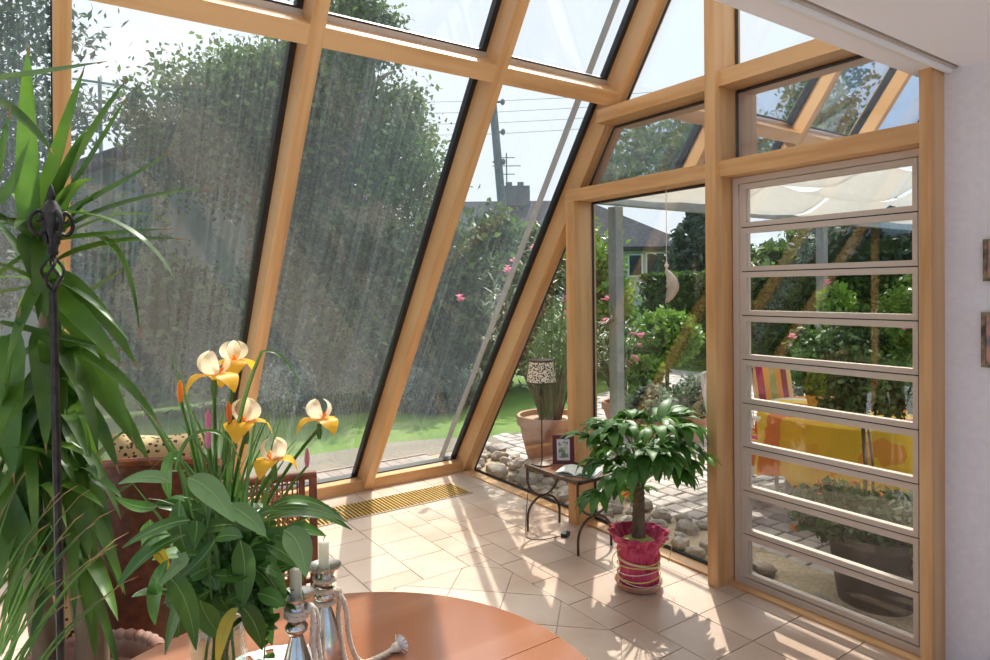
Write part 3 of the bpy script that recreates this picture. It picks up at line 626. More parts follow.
# ------------------------------------------------------------------ pots and plants outside
def potprof(r, h, rim=.05, th=.03, base=.62): return [(0, 0), (r * base, 0), (r * (base + .22), h * .55), (r * .93, h - rim), (r, h - rim), (r * 1.02, h - rim * .5), (r, h), (r - th, h), (r - th - .01, h * .9 - .02), (0, h * .9 - .02)]
def planter(t, r, h, mat='terra', soil='soil', rim=.06, base=.62):
    MB().lathe(potprof(r, h, rim, base=base)[:8] + [(r - .035, h - .05)], (0, 0, 0), 36).build('pot', mat, t)
    MB().lathe([(r - .036, h - .07), (r * .5, h - .05), (0, h - .045)], (0, 0, 0), 20).build('soil', soil, t)
def bloom(mb, p, r, q, n=5):
    for i in range(n):
        an = 2 * PI * i / n + q.random(); d = V((math.cos(an), math.sin(an), .5 + .4 * q.random())); mb.blade(curve(p, p + d * r * .6 + V((0, 0, r * .3)), p + d * r, 4), r * .95, 'oval', .12)
def flower_part(t, pts, r, mat, seed, name='flowers', cl=5):
    q = random.Random(seed)
    for p in pts:
        mb = MB()
        for k in range(cl): bloom(mb, V(p) + V((q.uniform(-1, 1), q.uniform(-1, 1), q.uniform(-.7, .7))) * r * 1.2, r, q)
        mb.build('flower', mat, t, False)
def oleander(px, D, r, h, label, n, hh, seed, fl, spread=.5, pot=True):
    b = ground(px, D); t = thing('potted_oleander', b, label, 'potted shrub'); q = random.Random(seed)
    planter(t, r, h, rim=.09) if pot else planter(t, r, h)
    st = MB(); lf = MB(); z0_ = h - .06
    for i in range(n):
        an = q.uniform(0, 2 * PI); rr = q.uniform(.2, 1) ** .6; e = V((math.cos(an) * spread * rr, math.sin(an) * spread * rr, hh * q.uniform(.6, 1) * (1 - .18 * rr)))
        s0 = V((math.cos(an) * r * .3, math.sin(an) * r * .3, z0_)); path = curve(s0, s0 * .4 + V((e.x * .35, e.y * .35, e.z * .7)), e, 10); st.tube(path, [.011 * (1 - .06 * k) for k in range(11)], 5)
        for k in range(3, 11):
            for m_ in range(5 if k < 8 else 8):
                aa = q.uniform(0, 2 * PI); d = V((math.cos(aa), math.sin(aa), q.uniform(.1, 1.3))).normalized(); l = q.uniform(.09, .16); lf.blade(arcpath(path[k] + V((0, 0, q.uniform(-.08, .08))), d, l, 2, 3), .02, 'oval', .1)
    st.build('stems', 'bark', t); lf.build('leaves', 'olive', t, False)
    flower_part(t, [L(at(*f), b) for f in fl], .034, 'pink', seed, cl=6); return t
oleander(549, 6.55, .33, .52, 'large oleander with pink blooms in a wide terracotta tub beyond the corner', 34, 2.5, 4, [(460, 300, 6.3), (509, 270, 6.6), (515, 262, 6.8), (507, 272, 6.4), (537, 250, 6.6), (566, 300, 6.3), (568, 315, 6.6), (540, 315, 6.8), (537, 252, 6.4)], .72)
oleander(622, 8.3, .26, .36, 'smaller oleander with bright pink blooms behind the grey awning post', 20, 1.5, 9, [(633, 334, 8.0), (641, 337, 8.1), (640, 345, 8.2), (630, 364, 8.0), (634, 360, 7.9), (606, 322, 8.2), (607, 300, 8.3)], .42)
# ball topiary
b = ground(666, 8.6); t = thing('ball_topiary', b, 'round clipped ball tree on a bare stem left of the first wooden gable post', 'potted tree'); planter(t, .2, .34)
mb = MB(); mb.tube([(0, 0, .3), (.02, 0, .8), (0, 0, 1.05)], [.028, .024, .02], 8); mb.build('stem', 'bark', t); leaves('crown', [(0, 0, 1.13, .36, .36, .30)], 5200, .05, 'box', t, core=.82, clump=.14, kc=200, shell=.85)
def bushpot(px, D, r, h, label, mat, n, lsz, blob, potm='terra', fl=None, name='potted_plant', asp=1.7, core=.5):
    b = ground(px, D); t = thing(name, b, label, 'potted plant'); planter(t, r, h, potm); leaves('leaves', blob, n, lsz, mat, t, asp=asp, core=core)
    if fl: flower_part(t, [L(at(*f[:3]), b) for f in fl[1]], fl[2], fl[0], 3, cl=4)
    return t
bushpot(652, 7.7, .24, .26, 'silver leaved plant in a low terracotta bowl below the ball tree', 'silver', 2400, .035, [(0, 0, .42, .34, .3, .22)])
bushpot(690, 7.9, .2, .28, 'silvery plant in a terracotta pot beside the orange cushioned chair', 'silver', 1400, .035, [(0, 0, .5, .2, .2, .24)])
bushpot(646, 8.0, .16, .3, 'leafy green plant in a clay pot between the ball tree and the grey post', 'box', 1200, .06, [(0, 0, .62, .2, .2, .32)])
tree(918, 9.6, [(0, 0, 1.45, .36, .4, .45), (.1, 0, .9, .4, .4, .5)], 2400, .06, 'box', 'light green rose bush with a pale pink bloom at the right of the louvre window', .03, 'rose_bush', 'bush', th=1.5)
b = ground(911, 9.2); mb = MB(); qf = random.Random(4); pf = at(911, 328, 9.0)
rb = [o for o in bpy.data.objects if o.name.startswith('rose_bush')][0]
flower_part(rb, [L(at(911, 328, 9.0), rb.location), L(at(884, 322, 9.0), rb.location)], .05, 'pink', 5, cl=7)
tree(838, 9.9, [(0, 0, 1.2, .28, .28, .5), (0, 0, .7, .4, .4, .5)], 1500, .07, 'box', 'slender yellow green shrub in front of the far awning post', .02, 'garden_bush', 'bush', th=1.3)
tree(835, 9.3, [(0, 0, .7, .6, .5, .6), (.8, 0, .75, .6, .5, .6)], 5000, .06, 'shrub', 'dark leafy shrub behind the round patio table', .03, 'garden_bush', 'bush', th=.8, core=.6)
rb2 = [o for o in bpy.data.objects if o.name.startswith('garden_bush')][-1]; flower_part(rb2, [L(at(793, 337, 8.6), rb2.location), L(at(828, 283, 9.0), rb2.location)], .035, 'pink', 6, cl=5)
# standard tree
b = ground(864, 4.95); t = thing('standard_tree', b, 'small twin stemmed standard tree with a dark round crown in front of the patio table', 'potted tree'); planter(t, .17, .26, 'darkpot')
mb = MB(); mb.tube([(0, 0, .2), (.012, 0, .6), (0, .02, 1.0)], .013, 8); mb.tube([(.05, -.03, .2), (.045, -.03, .6), (.01, 0, 1.0)], .009, 8); mb.build('stem', 'bark', t); leaves('crown', [(.06, -.05, 1.10, .25, .25, .15), (.2, -.14, 1.02, .18, .18, .12), (-.12, .08, 1.0, .16, .16, .09), (.1, -.06, 1.2, .2, .2, .1)], 2000, .038, 'shrub', t, asp=1.3, kc=60, clump=.2, core=.5)
# dark planter with lantana
b = V((3.80, 1.80, GZ)); t = thing('lantana_planter', b, 'dark round planter with orange lantana flowers just outside the louvre window', 'planter')
MB().lathe([(0, 0), (.19, 0), (.215, .16), (.235, .34), (.265, .35), (.27, .40), (.24, .40), (.235, .36)], (0, 0, 0), 36).build('pot', 'darkpot', t); MB().lathe([(.236, .34), (.1, .36), (0, .365)]).build('soil', 'soil', t)
leaves('leaves', [(-.05, .1, .46, .24, .28, .13), (0, -.08, .48, .22, .2, .12), (-.1, .25, .42, .14, .12, .1)], 2600, .042, 'shrub', t, asp=1.5)
leaves('pale_foliage', [(.05, -.22, .50, .16, .18, .13), (0, -.32, .34, .12, .12, .16)], 1800, .022, 'silver', t, asp=2.2)
flower_part(t, [(-.02, .30, .58), (-.12, .26, .56), (-.2, .33, .38), (.05, .15, .60), (-.15, .1, .50), (.0, -.02, .58), (.1, .28, .62), (-.05, .18, .53), (-.22, .36, .34)], .016, 'orange', 7, cl=6)
# ------------------------------------------------------------------ patio table and chairs
TC = V((5.40, 2.68, GZ)); t = thing('patio_table', TC, 'round white patio table under the patterned cloth', 'table')
MB().lathe([(0, .70), (.72, .70), (.735, .715), (.72, .73), (0, .73)], n=48).build('tabletop', 'white', t)
for k in range(4): an = PI / 4 + k * PI / 2; MB().tube([(math.cos(an) * .48, math.sin(an) * .48, .70), (math.cos(an) * .56, math.sin(an) * .56, .01)], [.03, .024], 10).build('leg', 'white', t)
mb = MB(); prof = [(0, .742), (.3, .742), (.6, .742), (.735, .741), (.757, .728), (.768, .68), (.775, .60), (.782, .52), (.788, .44), (.79, .36), (.79, .30)]
nn = 120; vs = []
for i, (r, z) in enumerate(prof):
    for j in range(nn):
        an = 2 * PI * j / nn; k = max(0, (.72 - z) / .44); w_ = 1 + .055 * k * math.sin(an * 11 + 1.2 * math.sin(an * 2)) + .02 * k * math.sin(an * 23)
        zz = z - (k * .10 * (abs(math.sin(an * 2 + .5))) if k > 0 else 0); vs.append((r * w_ * math.cos(an), r * w_ * math.sin(an), zz))
mb.add(vs, [(i * nn + j, i * nn + (j + 1) % nn, (i + 1) * nn + (j + 1) % nn, (i + 1) * nn + j) for i in range(len(prof) - 1) for j in range(nn)])
o = mb.build('tablecloth', 'cloth', None, True, TC); tag(o, 'yellow and orange patterned cloth hanging over the round patio table', 'tablecloth')
def chair_out(loc, rz, label, cat='chair'):
    t = thing('garden_chair', loc, label, cat, rz=rz)
    for s in (-1, 1):
        MB().tube([(s * .25, -.24, 0), (s * .25, -.23, .62)], .016, 8).build('leg', 'white', t); MB().tube([(s * .25, .26, 0), (s * .25, .22, .42)], .016, 8).build('leg', 'white', t)
        MB().tube(curve((s * .25, .24, .42), (s * .27, .34, .80), (s * .24, .36, 1.0), 8) , .015, 8).build('back_post', 'white', t)
        MB().tube(curve((s * .25, -.23, .60), (s * .27, -.27, .68), (s * .27, 0, .67), 6) + curve((s * .27, 0, .67), (s * .27, .2, .66), (s * .26, .30, .64), 4)[1:], .018, 8).build('arm', 'white', t)
    sm = MB(); sm.box(-.25, .25, -.24, .25, .39, .41); sm.build('seat_frame', 'white', t, False)
    mb = MB()
    for k in range(9): x = -.22 + k * .055; mb.tube(curve((x, .24, .42), (x, .34, .80), (x, .36, .98), 6), .006, 5)
    mb.tube([(-.24, .36, 1.0), (.24, .36, 1.0)], .016, 8); mb.build('back_frame', 'white', t)
    cm = MB(); n1 = 14; vs = []          # one padded cushion: seat and back
    path = [(0, -.23, .42), (0, -.1, .425), (0, .08, .43), (0, .17, .44), (0, .22, .50), (0, .25, .62), (0, .28, .78), (0, .305, .93), (0, .32, 1.04)]
    P2 = [V(p) for p in path]
    for i, p in enumerate(P2):
        T = (P2[min(i + 1, 8)] - P2[max(i - 1, 0)]).normalized(); Nn = V((0, -T.z, T.y))
        for j in range(16):
            an = 2 * PI * j / 16; cx = math.copysign(abs(math.cos(an)) ** .5, math.cos(an)) * .225; cy = math.copysign(abs(math.sin(an)) ** .8, math.sin(an)) * .036; e = .72 if i in (0, 8) else 1
            vs.append(p + V((cx * (1 if e == 1 else .93), 0, 0)) + Nn * (cy * e + .036))
    cm.add(vs, [(i * 16 + j, i * 16 + (j + 1) % 16, (i + 1) * 16 + (j + 1) % 16, (i + 1) * 16 + j) for i in range(8) for j in range(16)] + [tuple(range(15, -1, -1)), tuple(range(128, 144))])
    cm.build('cushion', 'cushion', t); return t
def chair_at(px, D, rz, lb): p = at(px, 300, D); r_ = math.radians(rz); chair_out(V((p.x + .36 * math.sin(r_), p.y - .36 * math.cos(r_), GZ)), r_, lb)
chair_at(709, 6.15, 22, 'white garden chair with striped cushion, left one of the two behind the patio table')
chair_at(764, 6.75, -12, 'white garden chair with striped cushion showing in the louvre window behind the patio table')
t = thing('garden_armchair', V((4.83, 1.55, GZ)), 'low white tubular armchair with a striped seat right of the patio table', 'chair', rz=math.radians(118))
for s in (-1, 1): MB().tube([(s * .25, -.24, 0), (s * .25, -.24, .50)] + curve((s * .25, -.24, .50), (s * .25, -.24, .62), (s * .25, -.1, .62), 6)[1:] + curve((s * .25, -.1, .62), (s * .25, .28, .62), (s * .25, .28, .5), 6)[1:] + [(s * .25, .3, 0)], .014, 8).build('side_frame', 'white', t)
MB().box(-.24, .24, -.22, .25, .38, .40).build('seat', 'white', t, False); MB().box(-.22, .22, -.2, .22, .40, .45).build('cushion', 'cushion', t, False)
MB().tube(curve((-.25, .26, .45), (0, .42, 1.0), (.25, .26, .45), 12), .014, 8).build('back_hoop', 'white', t)
# on the patio table
b = V((5.20, 2.93, GZ + .743)); t = thing('herb_pot', b, 'small ochre clay pot with a green herb on the patterned cloth', 'potted plant'); MB().lathe([(0, 0), (.05, 0), (.07, .09), (.076, .09), (.076, .115), (.066, .115), (.06, .09), (0, .09)], n=24).build('pot', 'yellowpot', t); leaves('leaves', [(0, 0, .19, .075, .075, .08), (-.01, 0, .28, .06, .06, .07)], 700, .024, 'box', t)
for p, r, m_, lb, ct in (((5.55, 2.72), .12, 'teal', 'teal plate on the patterned cloth under the small tree crown', 'plate'), ((5.05, 2.42), .085, 'teal', 'small teal bowl near the front of the patio table', 'bowl'), ((5.62, 3.0), .11, 'white', 'white plate at the back of the patio table', 'plate')):
    o = MB().lathe([(0, .0), (r * .6, .0), (r, .018), (r * .98, .024), (r * .6, .008), (0, .006)], n=28).build(ct, m_, None, True, V((p[0], p[1], GZ + .743))); tag(o, lb, ct)
#@@INSIDE@@
# ------------------------------------------------------------------ side table with things on it
b = V((2.925, 3.385, 0)); t = thing('side_table', b, 'small wrought iron side table with curved legs and a wooden top by the gable glass', 'side table')
hx, hy, hz = .145, .262, .455
for sy in (-1, 1):
    y = sy * hy; cz = .225; r = hx
    MB().tube([(-r, y, hz)] + [(-r * math.cos(a), y, cz + r * 1.05 - r * math.sin(a) * 1.0) for a in np.linspace(0, PI, 15)] + [(r, y, hz)], .0085, 8).build('hanging_arc', 'iron', t)
    MB().tube([(-r, y, 0)] + [(-r * math.cos(a), y, .085 + r * math.sin(a) * .98) for a in np.linspace(0, PI, 15)] + [(r, y, 0)], .0085, 8).build('leg', 'iron', t)
    m = MB(); m.ell((0, y, .229), (.03, .012, .013), 10, 6); m.build('collar', 'iron', t)
m = MB()
for x in (-hx, hx): m.box(x - .012, x + .012, -hy - .012, hy + .012, hz - .006, hz + .016)
for y in (-hy, hy): m.box(-hx, hx, y - .012, y + .012, hz - .006, hz + .016)
m.build('frame', 'iron', t, False); MB().box(-hx + .012, hx - .012, -hy + .012, hy - .012, hz, hz + .012).build('top', 'tabletop', t, False)
TT = hz + .016
lp = V((2.865, 3.585, TT)); t = thing('table_lamp', lp, 'slim table lamp with a leopard print shade on the iron side table', 'lamp')
MB().lathe([(0, 0), (.072, 0), (.072, .006), (.05, .014), (.02, .022), (.006, .03), (.0045, .12), (.0045, .46), (.009, .465), (.017, .485), (.017, .50), (.008, .52), (.0045, .53), (.0045, .62), (.012, .63), (.012, .67), (0, .67)], n=20).build('stand', 'iron', t)
MB().lathe([(.098, .572), (.102, .574), (.082, .72), (.078, .72), (.096, .578)], n=32).build('lamp_shade', 'leopard2', t)
MB().lathe([(.080, .716), (.085, .716), (.084, .728), (.079, .728)], n=32).build('shade_trim', 'iron', t); MB().lathe([(.098, .568), (.104, .568), (.104, .578), (.099, .578)], n=32).build('shade_trim', 'iron', t)
t = thing('photo_frame', V((2.975, 3.485, TT)), 'dark red photo frame with a small portrait standing behind the open magazine', 'photo frame', rz=math.radians(-38))
rx = Matrix.Rotation(math.radians(-10), 4, 'X'); m = MB()
for a in ((-.075, .075, -.008, .008, 0, .028), (-.075, .075, -.008, .008, .172, .2), (-.075, -.045, -.008, .008, .028, .172), (.045, .075, -.008, .008, .028, .172)): m.box(*a, mat=rx)
m.build('frame', 'redframe', t, False); MB().box(-.045, .045, 0, .004, .028, .172, mat=rx).build('mount', 'linen', t, False); MB().box(-.033, .033, -.003, .001, .045, .155, mat=rx).build('photo', 'photo', t, False)
m = MB(); m.box(-.01, .01, .01, .014, .0, .15, mat=Matrix.Rotation(math.radians(22), 4, 'X') @ Matrix.Translation((0, -.0, 0))); 
t = thing('open_magazine', V((2.925, 3.27, TT)), 'open pale magazine lying on the iron side table', 'magazine', rz=math.radians(-60)); t.scale = (1.15, 1.15, 1.15)
m = MB()
for s in (-1, 1):
    P = [(s * x, y, z) for y in (-.08, .08) for x, z in ((0, .004), (.03, .020), (.07, .022), (.115, .012))]
    m.add(P + [(a, b_, max(.0, z - .006)) for a, b_, z in P], [(0, 1, 5, 4), (1, 2, 6, 5), (2, 3, 7, 6), (8, 12, 13, 9), (9, 13, 14, 10), (10, 14, 15, 11), (3, 11, 15, 7), (0, 8, 9, 1), (1, 9, 10, 2), (2, 10, 11, 3), (4, 5, 13, 12), (5, 6, 14, 13), (6, 7, 15, 14)])
m.build('pages', 'paper', t); MB().box(-.11, .12, -.083, .083, 0, .003).build('cover', 'cover', t, False)
t = thing('power_adapter', V((2.93, 3.42, 0)), 'small black plug adapter on the tiles under the side table', 'adapter', rz=.5); MB().box(-.032, .032, -.022, .022, .001, .026).build('body', 'seal', t, False); MB().tube([(.03, 0, .012), (.06, .01, .012)], .006, 6).build('plug', 'seal', t)
m = MB(); m.tube(curve((2.80, 3.60, TT + .004), (2.765, 3.62, TT + .01), (2.768, 3.62, .3), 6) + curve((2.768, 3.62, .3), (2.76, 3.66, .003), (2.70, 3.56, .003), 8)[1:] + curve((2.70, 3.56, .003), (2.68, 3.45, .003), (2.895, 3.42, .010), 8)[1:], .0028, 5)
tag(m.build('lamp_cord', 'seal'), 'thin black cord hanging from the side table to the adapter on the floor', 'cord')
# money tree
b = V((2.768, 2.60, 0)); t = thing('money_tree', b, 'braided trunk money tree in a pot wrapped in crinkled pink foil on the tiles', 'potted plant')
MB().lathe([(0, 0), (.10, 0), (.118, .012), (.132, .040), (.136, .042), (.130, .046), (.114, .02), (0, .014)], n=36).build('saucer', 'terra', t)
q = random.Random(2)
def crink(an, u): return .16 * (noise.noise(V((math.cos(an) * 4, math.sin(an) * 4, u * 9))) + .5 * noise.noise(V((math.cos(an) * 9, math.sin(an) * 9, u * 20)))) * (1 if u > .12 else 0) + .035 * math.sin(an * 9 + 3 * math.sin(an * 3 + u * 7)) + .03 * math.sin(an * 17 + u * 21) + (.05 * math.sin(an * 5 + 1) + .07 * math.sin(an * 8)) * max(0, u - .72) * 3
MB().lathe([(0, .016), (.085, .016), (.104, .03), (.108, .07), (.104, .11), (.108, .15), (.106, .19), (.112, .22), (.118, .25), (.140, .275), (.158, .298), (.165, .315), (.158, .318), (.135, .285), (.11, .262), (.104, .25)], n=96, wav=crink).build('foil_wrap', 'foil', t, ang=25)
MB().lathe([(.108, .248), (.08, .272), (.04, .285), (0, .288)], n=30, wav=lambda a, u: .06 * math.sin(7 * a)).build('moss_top', 'sisal', t)
for k in range(6):
    z = .06 + k * .024; m = MB(); pts = [(.119 * math.cos(a) * (1 + .012 * math.sin(5 * a + k)), .119 * math.sin(a) * (1 + .012 * math.sin(5 * a + k)), z + .016 * math.sin(a * 1 + k * 1.3)) for a in np.linspace(0, 2 * PI, 40)]
    m.tube(pts, .003, 5); m.build('ribbon', 'ribbon' if k % 2 else 'rope', t)
m = MB(); m.tube(curve((.10, -.06, .21), (.2, -.12, .30), (.13, -.1, .14), 8), .0025, 5); m.tube(curve((-.14, .0, .25), (-.2, .05, .2), (-.15, .03, .13), 8), .0025, 5); m.build('ribbon', 'ribbon', t)
m = MB()
for s in range(3): m.tube([(.020 * math.cos(z * 22 + s * 2.09) * (1 - z * .3) + .01 * z, .020 * math.sin(z * 22 + s * 2.09) * (1 - z * .3), .27 + z * .36) for z in np.linspace(0, 1.15, 26)], [.024 * (1 - .35 * k / 25) for k in range(26)], 9)
m.build('trunk', 'bark', t)
def palm_leaf(mb, st, p0, d, l, L_, w, droop):     # palmate leaf: petiole and 5-6 leaflets
    pts = arcpath(p0, d, l, 1.6, 6); st.tube(pts, [.0045 - .0004 * k for k in range(7)], 6); e = pts[-1]; D = (pts[-1] - pts[-2]).normalized(); side = D.cross(V((0, 0, 1))); side = side.normalized() if side.length > .05 else V((1, 0, 0))
    for k in range(6):
        an = -1.25 + 2.5 * k / 5; dd = (D * math.cos(an) + side * math.sin(an) + V((0, 0, .12))).normalized(); ll = L_ * (1 - .3 * abs(an) / 1.3) * q.uniform(.85, 1.1); mb.blade(arcpath(e, dd, ll, droop * q.uniform(.8, 1.3), 7), w * ll / L_, 'oval', .14)
lf, st = MB(), MB()
for i in range(50):
    an = i * 2.4 + q.uniform(-.3, .3); zz = q.uniform(.54, .74); el = q.uniform(-.3, 2.0); d = V((math.cos(an), math.sin(an), el)); l = q.uniform(.08, .27) if el < 1 else q.uniform(.16, .34)
    palm_leaf(lf, st, (.02 * math.cos(an), .02 * math.sin(an), zz), d, l, q.uniform(.16, .235), .072, q.uniform(3, 13))
st.build('petioles', 'leafmid', t); lf.build('leaves', 'money', t)
lf, st = MB(), MB()
for px, py, D in ((665, 418, 3.75), (625, 420, 3.7), (640, 425, 3.85), (700, 455, 3.7), (612, 450, 3.8), (690, 425, 3.85)):
    e = L(at(px, py, D), b); pts = curve((0, 0, .66), V((e.x * .3, e.y * .3, e.z + .08)), e, 7); st.tube(pts, .003, 6); D_ = (pts[-1] - pts[-2]).normalized(); side = D_.cross(V((0, 0, 1))).normalized()
    for k in range(5): an = -1.2 + .6 * k; lf.blade(arcpath(e, (D_ * math.cos(an) + side * math.sin(an) + V((0, 0, .1))).normalized(), .13, 4, 6), .04, 'oval', .14)
st.build('young_petioles', 'leafmid', t); lf.build('young_leaves', 'leafmid', t)['label'] = 'paler young leaves'
m = MB(); m.prism([(x * .028, -.005, .022 * z) for x, z in ((0, -1.2), (.7, -.4), (.9, .3), (.45, .8), (0, .45), (-.45, .8), (-.9, .3), (-.7, -.4))], (0, .003, 0)); o = m.build('gift_tag', 'card', t, False); o.location = (-.13, -.03, .56); o.rotation_euler = (0, 0, -.6)
m = MB(); m.tube([(-.13, -.03, .575), (-.10, -.02, .64)], .0012, 4); m.build('tag_string', 'ribbon', t)
# hanging moon
mp = V((3.17, 2.70, 1.70)); t = thing('moon_ornament', mp, 'pale ceramic crescent moon face hanging on a cord in front of the tall gable pane', 'hanging ornament')
m = MB(); n1, n2 = 22, 14; vs = []
rr = lambda u: .030 * math.sin(PI * u) ** .6 + .004
ctr = lambda u: V((.0, -(.055 * math.sin(PI * u) - .03), .105 - .21 * u))
for i in range(n1 + 1):
    u = .01 + .98 * i / n1; c_ = ctr(u); nose = .02 * math.exp(-((u - .5) / .055) ** 2) + .008 * math.exp(-((u - .66) / .04) ** 2) + .008 * math.exp(-((u - .74) / .03) ** 2) + .010 * math.exp(-((u - .36) / .05) ** 2)
    for j in range(n2):
        an = 2 * PI * j / n2; fx = rr(u) * math.cos(an) * .8; fy = rr(u) * math.sin(an); k = max(0, math.sin(an)) ** 3; vs.append(c_ + V((fx, fy * 1.15 + nose * k, 0)))
m.add(vs, [(i * n2 + j, i * n2 + (j + 1) % n2, (i + 1) * n2 + (j + 1) % n2, (i + 1) * n2 + j) for i in range(n1) for j in range(n2)] + [tuple(range(n2 - 1, -1, -1)), tuple(range(n1 * n2, n1 * n2 + n2))]); m.build('moon_face', 'wax', t)
m = MB(); m.tube([(0, .026, .100), (0, .026, .15)], .006, 6); m.ell((0, .026, .125), (.014, .014, .014), 8, 6); m.build('knot', 'rope', t); MB().tube([(0, .026, .14), (0, .026, .612)], .0022, 5).build('cord', 'rope', t)
# ------------------------------------------------------------------ dining table
TB = V((.498, 1.37, 0)); t = thing('dining_table', TB, 'round cherry wood dining table with a seam across its polished top', 'table')
def halfdisc(r, z0, z1, s, g=.0012):
    m = MB(); pts = [(r * math.cos(a), s * (g + r * math.sin(a)) , z) for z in (0,) for a in np.linspace(0, PI, 49)]
    prof = [(r - .012, z0), (r, z0 + .008), (r, z1 - .006), (r - .004, z1 - .0015), (r - .010, z1)]
    vs = []; k = 49
    for R_, z in prof:
        for a in np.linspace(0, PI, k): vs.append((R_ * math.cos(a), s * (g + R_ * math.sin(a)), z))
    fs = [(i * k + j, i * k + j + 1, (i + 1) * k + j + 1, (i + 1) * k + j) for i in range(4) for j in range(k - 1)]
    fs += [tuple(range(k)), tuple(range(4 * k, 5 * k))] + [(i * k, (i + 1) * k, (i + 1) * k + k - 1, i * k + k - 1) for i in range(4)]
    m.add(vs, fs); return m
halfdisc(.655, .722, .75, 1).build('table_leaf', 'tabletop', t, ang=30); halfdisc(.655, .722, .75, -1).build('table_leaf', 'tabletop', t, ang=30)
MB().lathe([(.55, .66), (.57, .66), (.57, .7215), (.55, .7215), (.55, .66)], n=48).build('apron', 'tabletop', t)
MB().lathe([(0, .07), (.09, .07), (.10, .14), (.06, .22), (.05, .4), (.07, .55), (.16, .66), (0, .7)], n=28).build('pedestal', 'tabletop', t)
for k in range(4): a = PI / 4 + k * PI / 2; MB().tube(curve((.05 * math.cos(a), .05 * math.sin(a), .14), (.3 * math.cos(a), .3 * math.sin(a), .14), (.42 * math.cos(a), .42 * math.sin(a), .02), 8), [.045] * 5 + [.035, .03, .026, .022], 10).build('leg', 'tabletop', t)
ZT = .75
# doily
dc = V((.455, 1.615, ZT + .0005)); m = MB(); k = 96; vs = [V((0, 0, .002))]; rings = (.06, .12, .15, .165)
for r in rings:
    for j in range(k): a = 2 * PI * j / k; vs.append(V((r * math.cos(a) * (1 + (.035 * abs(math.sin(a * 8)) if r > .14 else 0)), r * math.sin(a) * (1 + (.035 * abs(math.sin(a * 8)) if r > .14 else 0)), .002)))
fs = [(0, 1 + j, 1 + (j + 1) % k) for j in range(k)]
for i in range(3):
    for j in range(k):
        if i == 1 and j % 6 in (2, 3): continue
        fs.append((1 + i * k + j, 1 + (i + 1) * k + j, 1 + (i + 1) * k + (j + 1) % k, 1 + i * k + (j + 1) % k))
m.add(vs, fs); o = m.build('doily', 'linen', None, False, dc); tag(o, 'white cutwork doily under the glass vase and candlesticks', 'doily')
# candlesticks
def candlestick(loc, label, seed):
    t = thing('candlestick', loc, label, 'candlestick')
    MB().lathe([(0, 0), (.052, 0), (.055, .006), (.05, .012), (.040, .018), (.042, .026), (.044, .05), (.040, .085), (.026, .135), (.0165, .168), (.014, .178), (.018, .183), (.024, .19), (.025, .198), (.02, .206), (.0145, .211), (.0165, .217), (.021, .226), (.022, .238), (.017, .247), (.013, .252), (.016, .257), (.034, .262), (.041, .266), (.0415, .270), (.036, .2695), (.015, .267), (0, .266)], n=36).build('stem', 'silverm', t)
    MB().lathe([(0, .266), (.0125, .266), (.013, .27), (.0125, .328), (.009, .331), (0, .3305)], n=20).build('candle', 'candle', t)
    MB().tube([(0, 0, .330), (.001, 0, .336), (.004, .001, .340)], .001, 5).build('wick', 'seal', t); return t
c1 = at(296, 598, 1.53); c1 = V((c1.x, c1.y, ZT + .003)); c2 = at(324, 567, 1.67); c2 = V((c2.x, c2.y, ZT + .003))
candlestick(c1, 'silver candlestick nearer the vase with a short white candle and rope wound at its neck', 1); candlestick(c2, 'silver candlestick behind the other, its rope trailing to a frayed knot', 2)
def rope(path, r=.0055, tw=95, name='cord_part', parent=None):
    P = [V(p) for p in path]; out = []           # resample, then twist three strands round the path
    for i in range(len(P) - 1):
        s = max(2, int((P[i + 1] - P[i]).length / .003))
        out += [P[i].lerp(P[i + 1], k / s) for k in range(s)]
    out.append(P[-1]); m = MB(); d = 0; fr = []; t0 = (out[1] - out[0]).normalized(); u = t0.orthogonal().normalized()
    for i, p in enumerate(out):
        T = (out[min(i + 1, len(out) - 1)] - out[max(0, i - 1)]).normalized(); u = (u - T * u.dot(T)).normalized(); fr.append((p, u.copy(), T.cross(u), d)); d += .003
    for s in range(3):
        m.tube([p + (u_ * math.cos(dd * tw * 2 + s * 2.094) + w_ * math.sin(dd * tw * 2 + s * 2.094)) * r * .55 for p, u_, w_, dd in fr], r * .62, 6)
    return m
def coil(c, r, z, n, dz, ph=0): return [c + V((r * math.cos(a + ph), r * math.sin(a + ph), z + dz * a / (2 * PI))) for a in np.linspace(0, 2 * PI * n, int(22 * n))]
def hang(a, b_, c_): return curve(a, b_, c_, 8)
t = thing('rope', V((c1.x, c1.y, ZT)), 'cream twisted rope knotted round the neck of the nearer candlestick', 'rope'); o_ = V((0, 0, 0))
rope(coil(o_, .021, .244, 2.2, -.011)).build('coil', 'rope', t)
for k, (dx, dy) in enumerate(((.034, .0), (.042, -.012), (.028, -.022))): rope(hang((.022, -.008, .235), (dx + .01, dy, .245), (dx, dy - .004, .17)) + hang((dx, dy - .004, .17), (dx + .004, dy - .02, .07), (dx + .02 + .01 * k, dy - .035 - .01 * k, .010))[1:]).build('strand', 'rope', t)
m = MB(); m.ell((.027, -.008, .236), (.013, .012, .012), 10, 8); m.build('knot', 'rope', t)
t = thing('rope', V((c2.x, c2.y, ZT)), 'cream twisted rope looped round the rear candlestick, its frayed end lying on the table', 'rope')
rope(coil(o_, .022, .248, 1.3, -.012) + coil(o_, .026, .228, 1.4, -.018)).build('coil', 'rope', t)
rope(coil(o_, .021, .19, 1.3, -.01)).build('coil', 'rope', t)
for dx, dy in ((.030, -.012), (.038, .004)): rope(hang((.018, -.01, .20), (dx + .012, dy, .225), (dx, dy, .15)) + hang((dx, dy, .15), (dx, dy - .01, .05), (dx + .012, dy - .03, .010))[1:]).build('strand', 'rope', t)
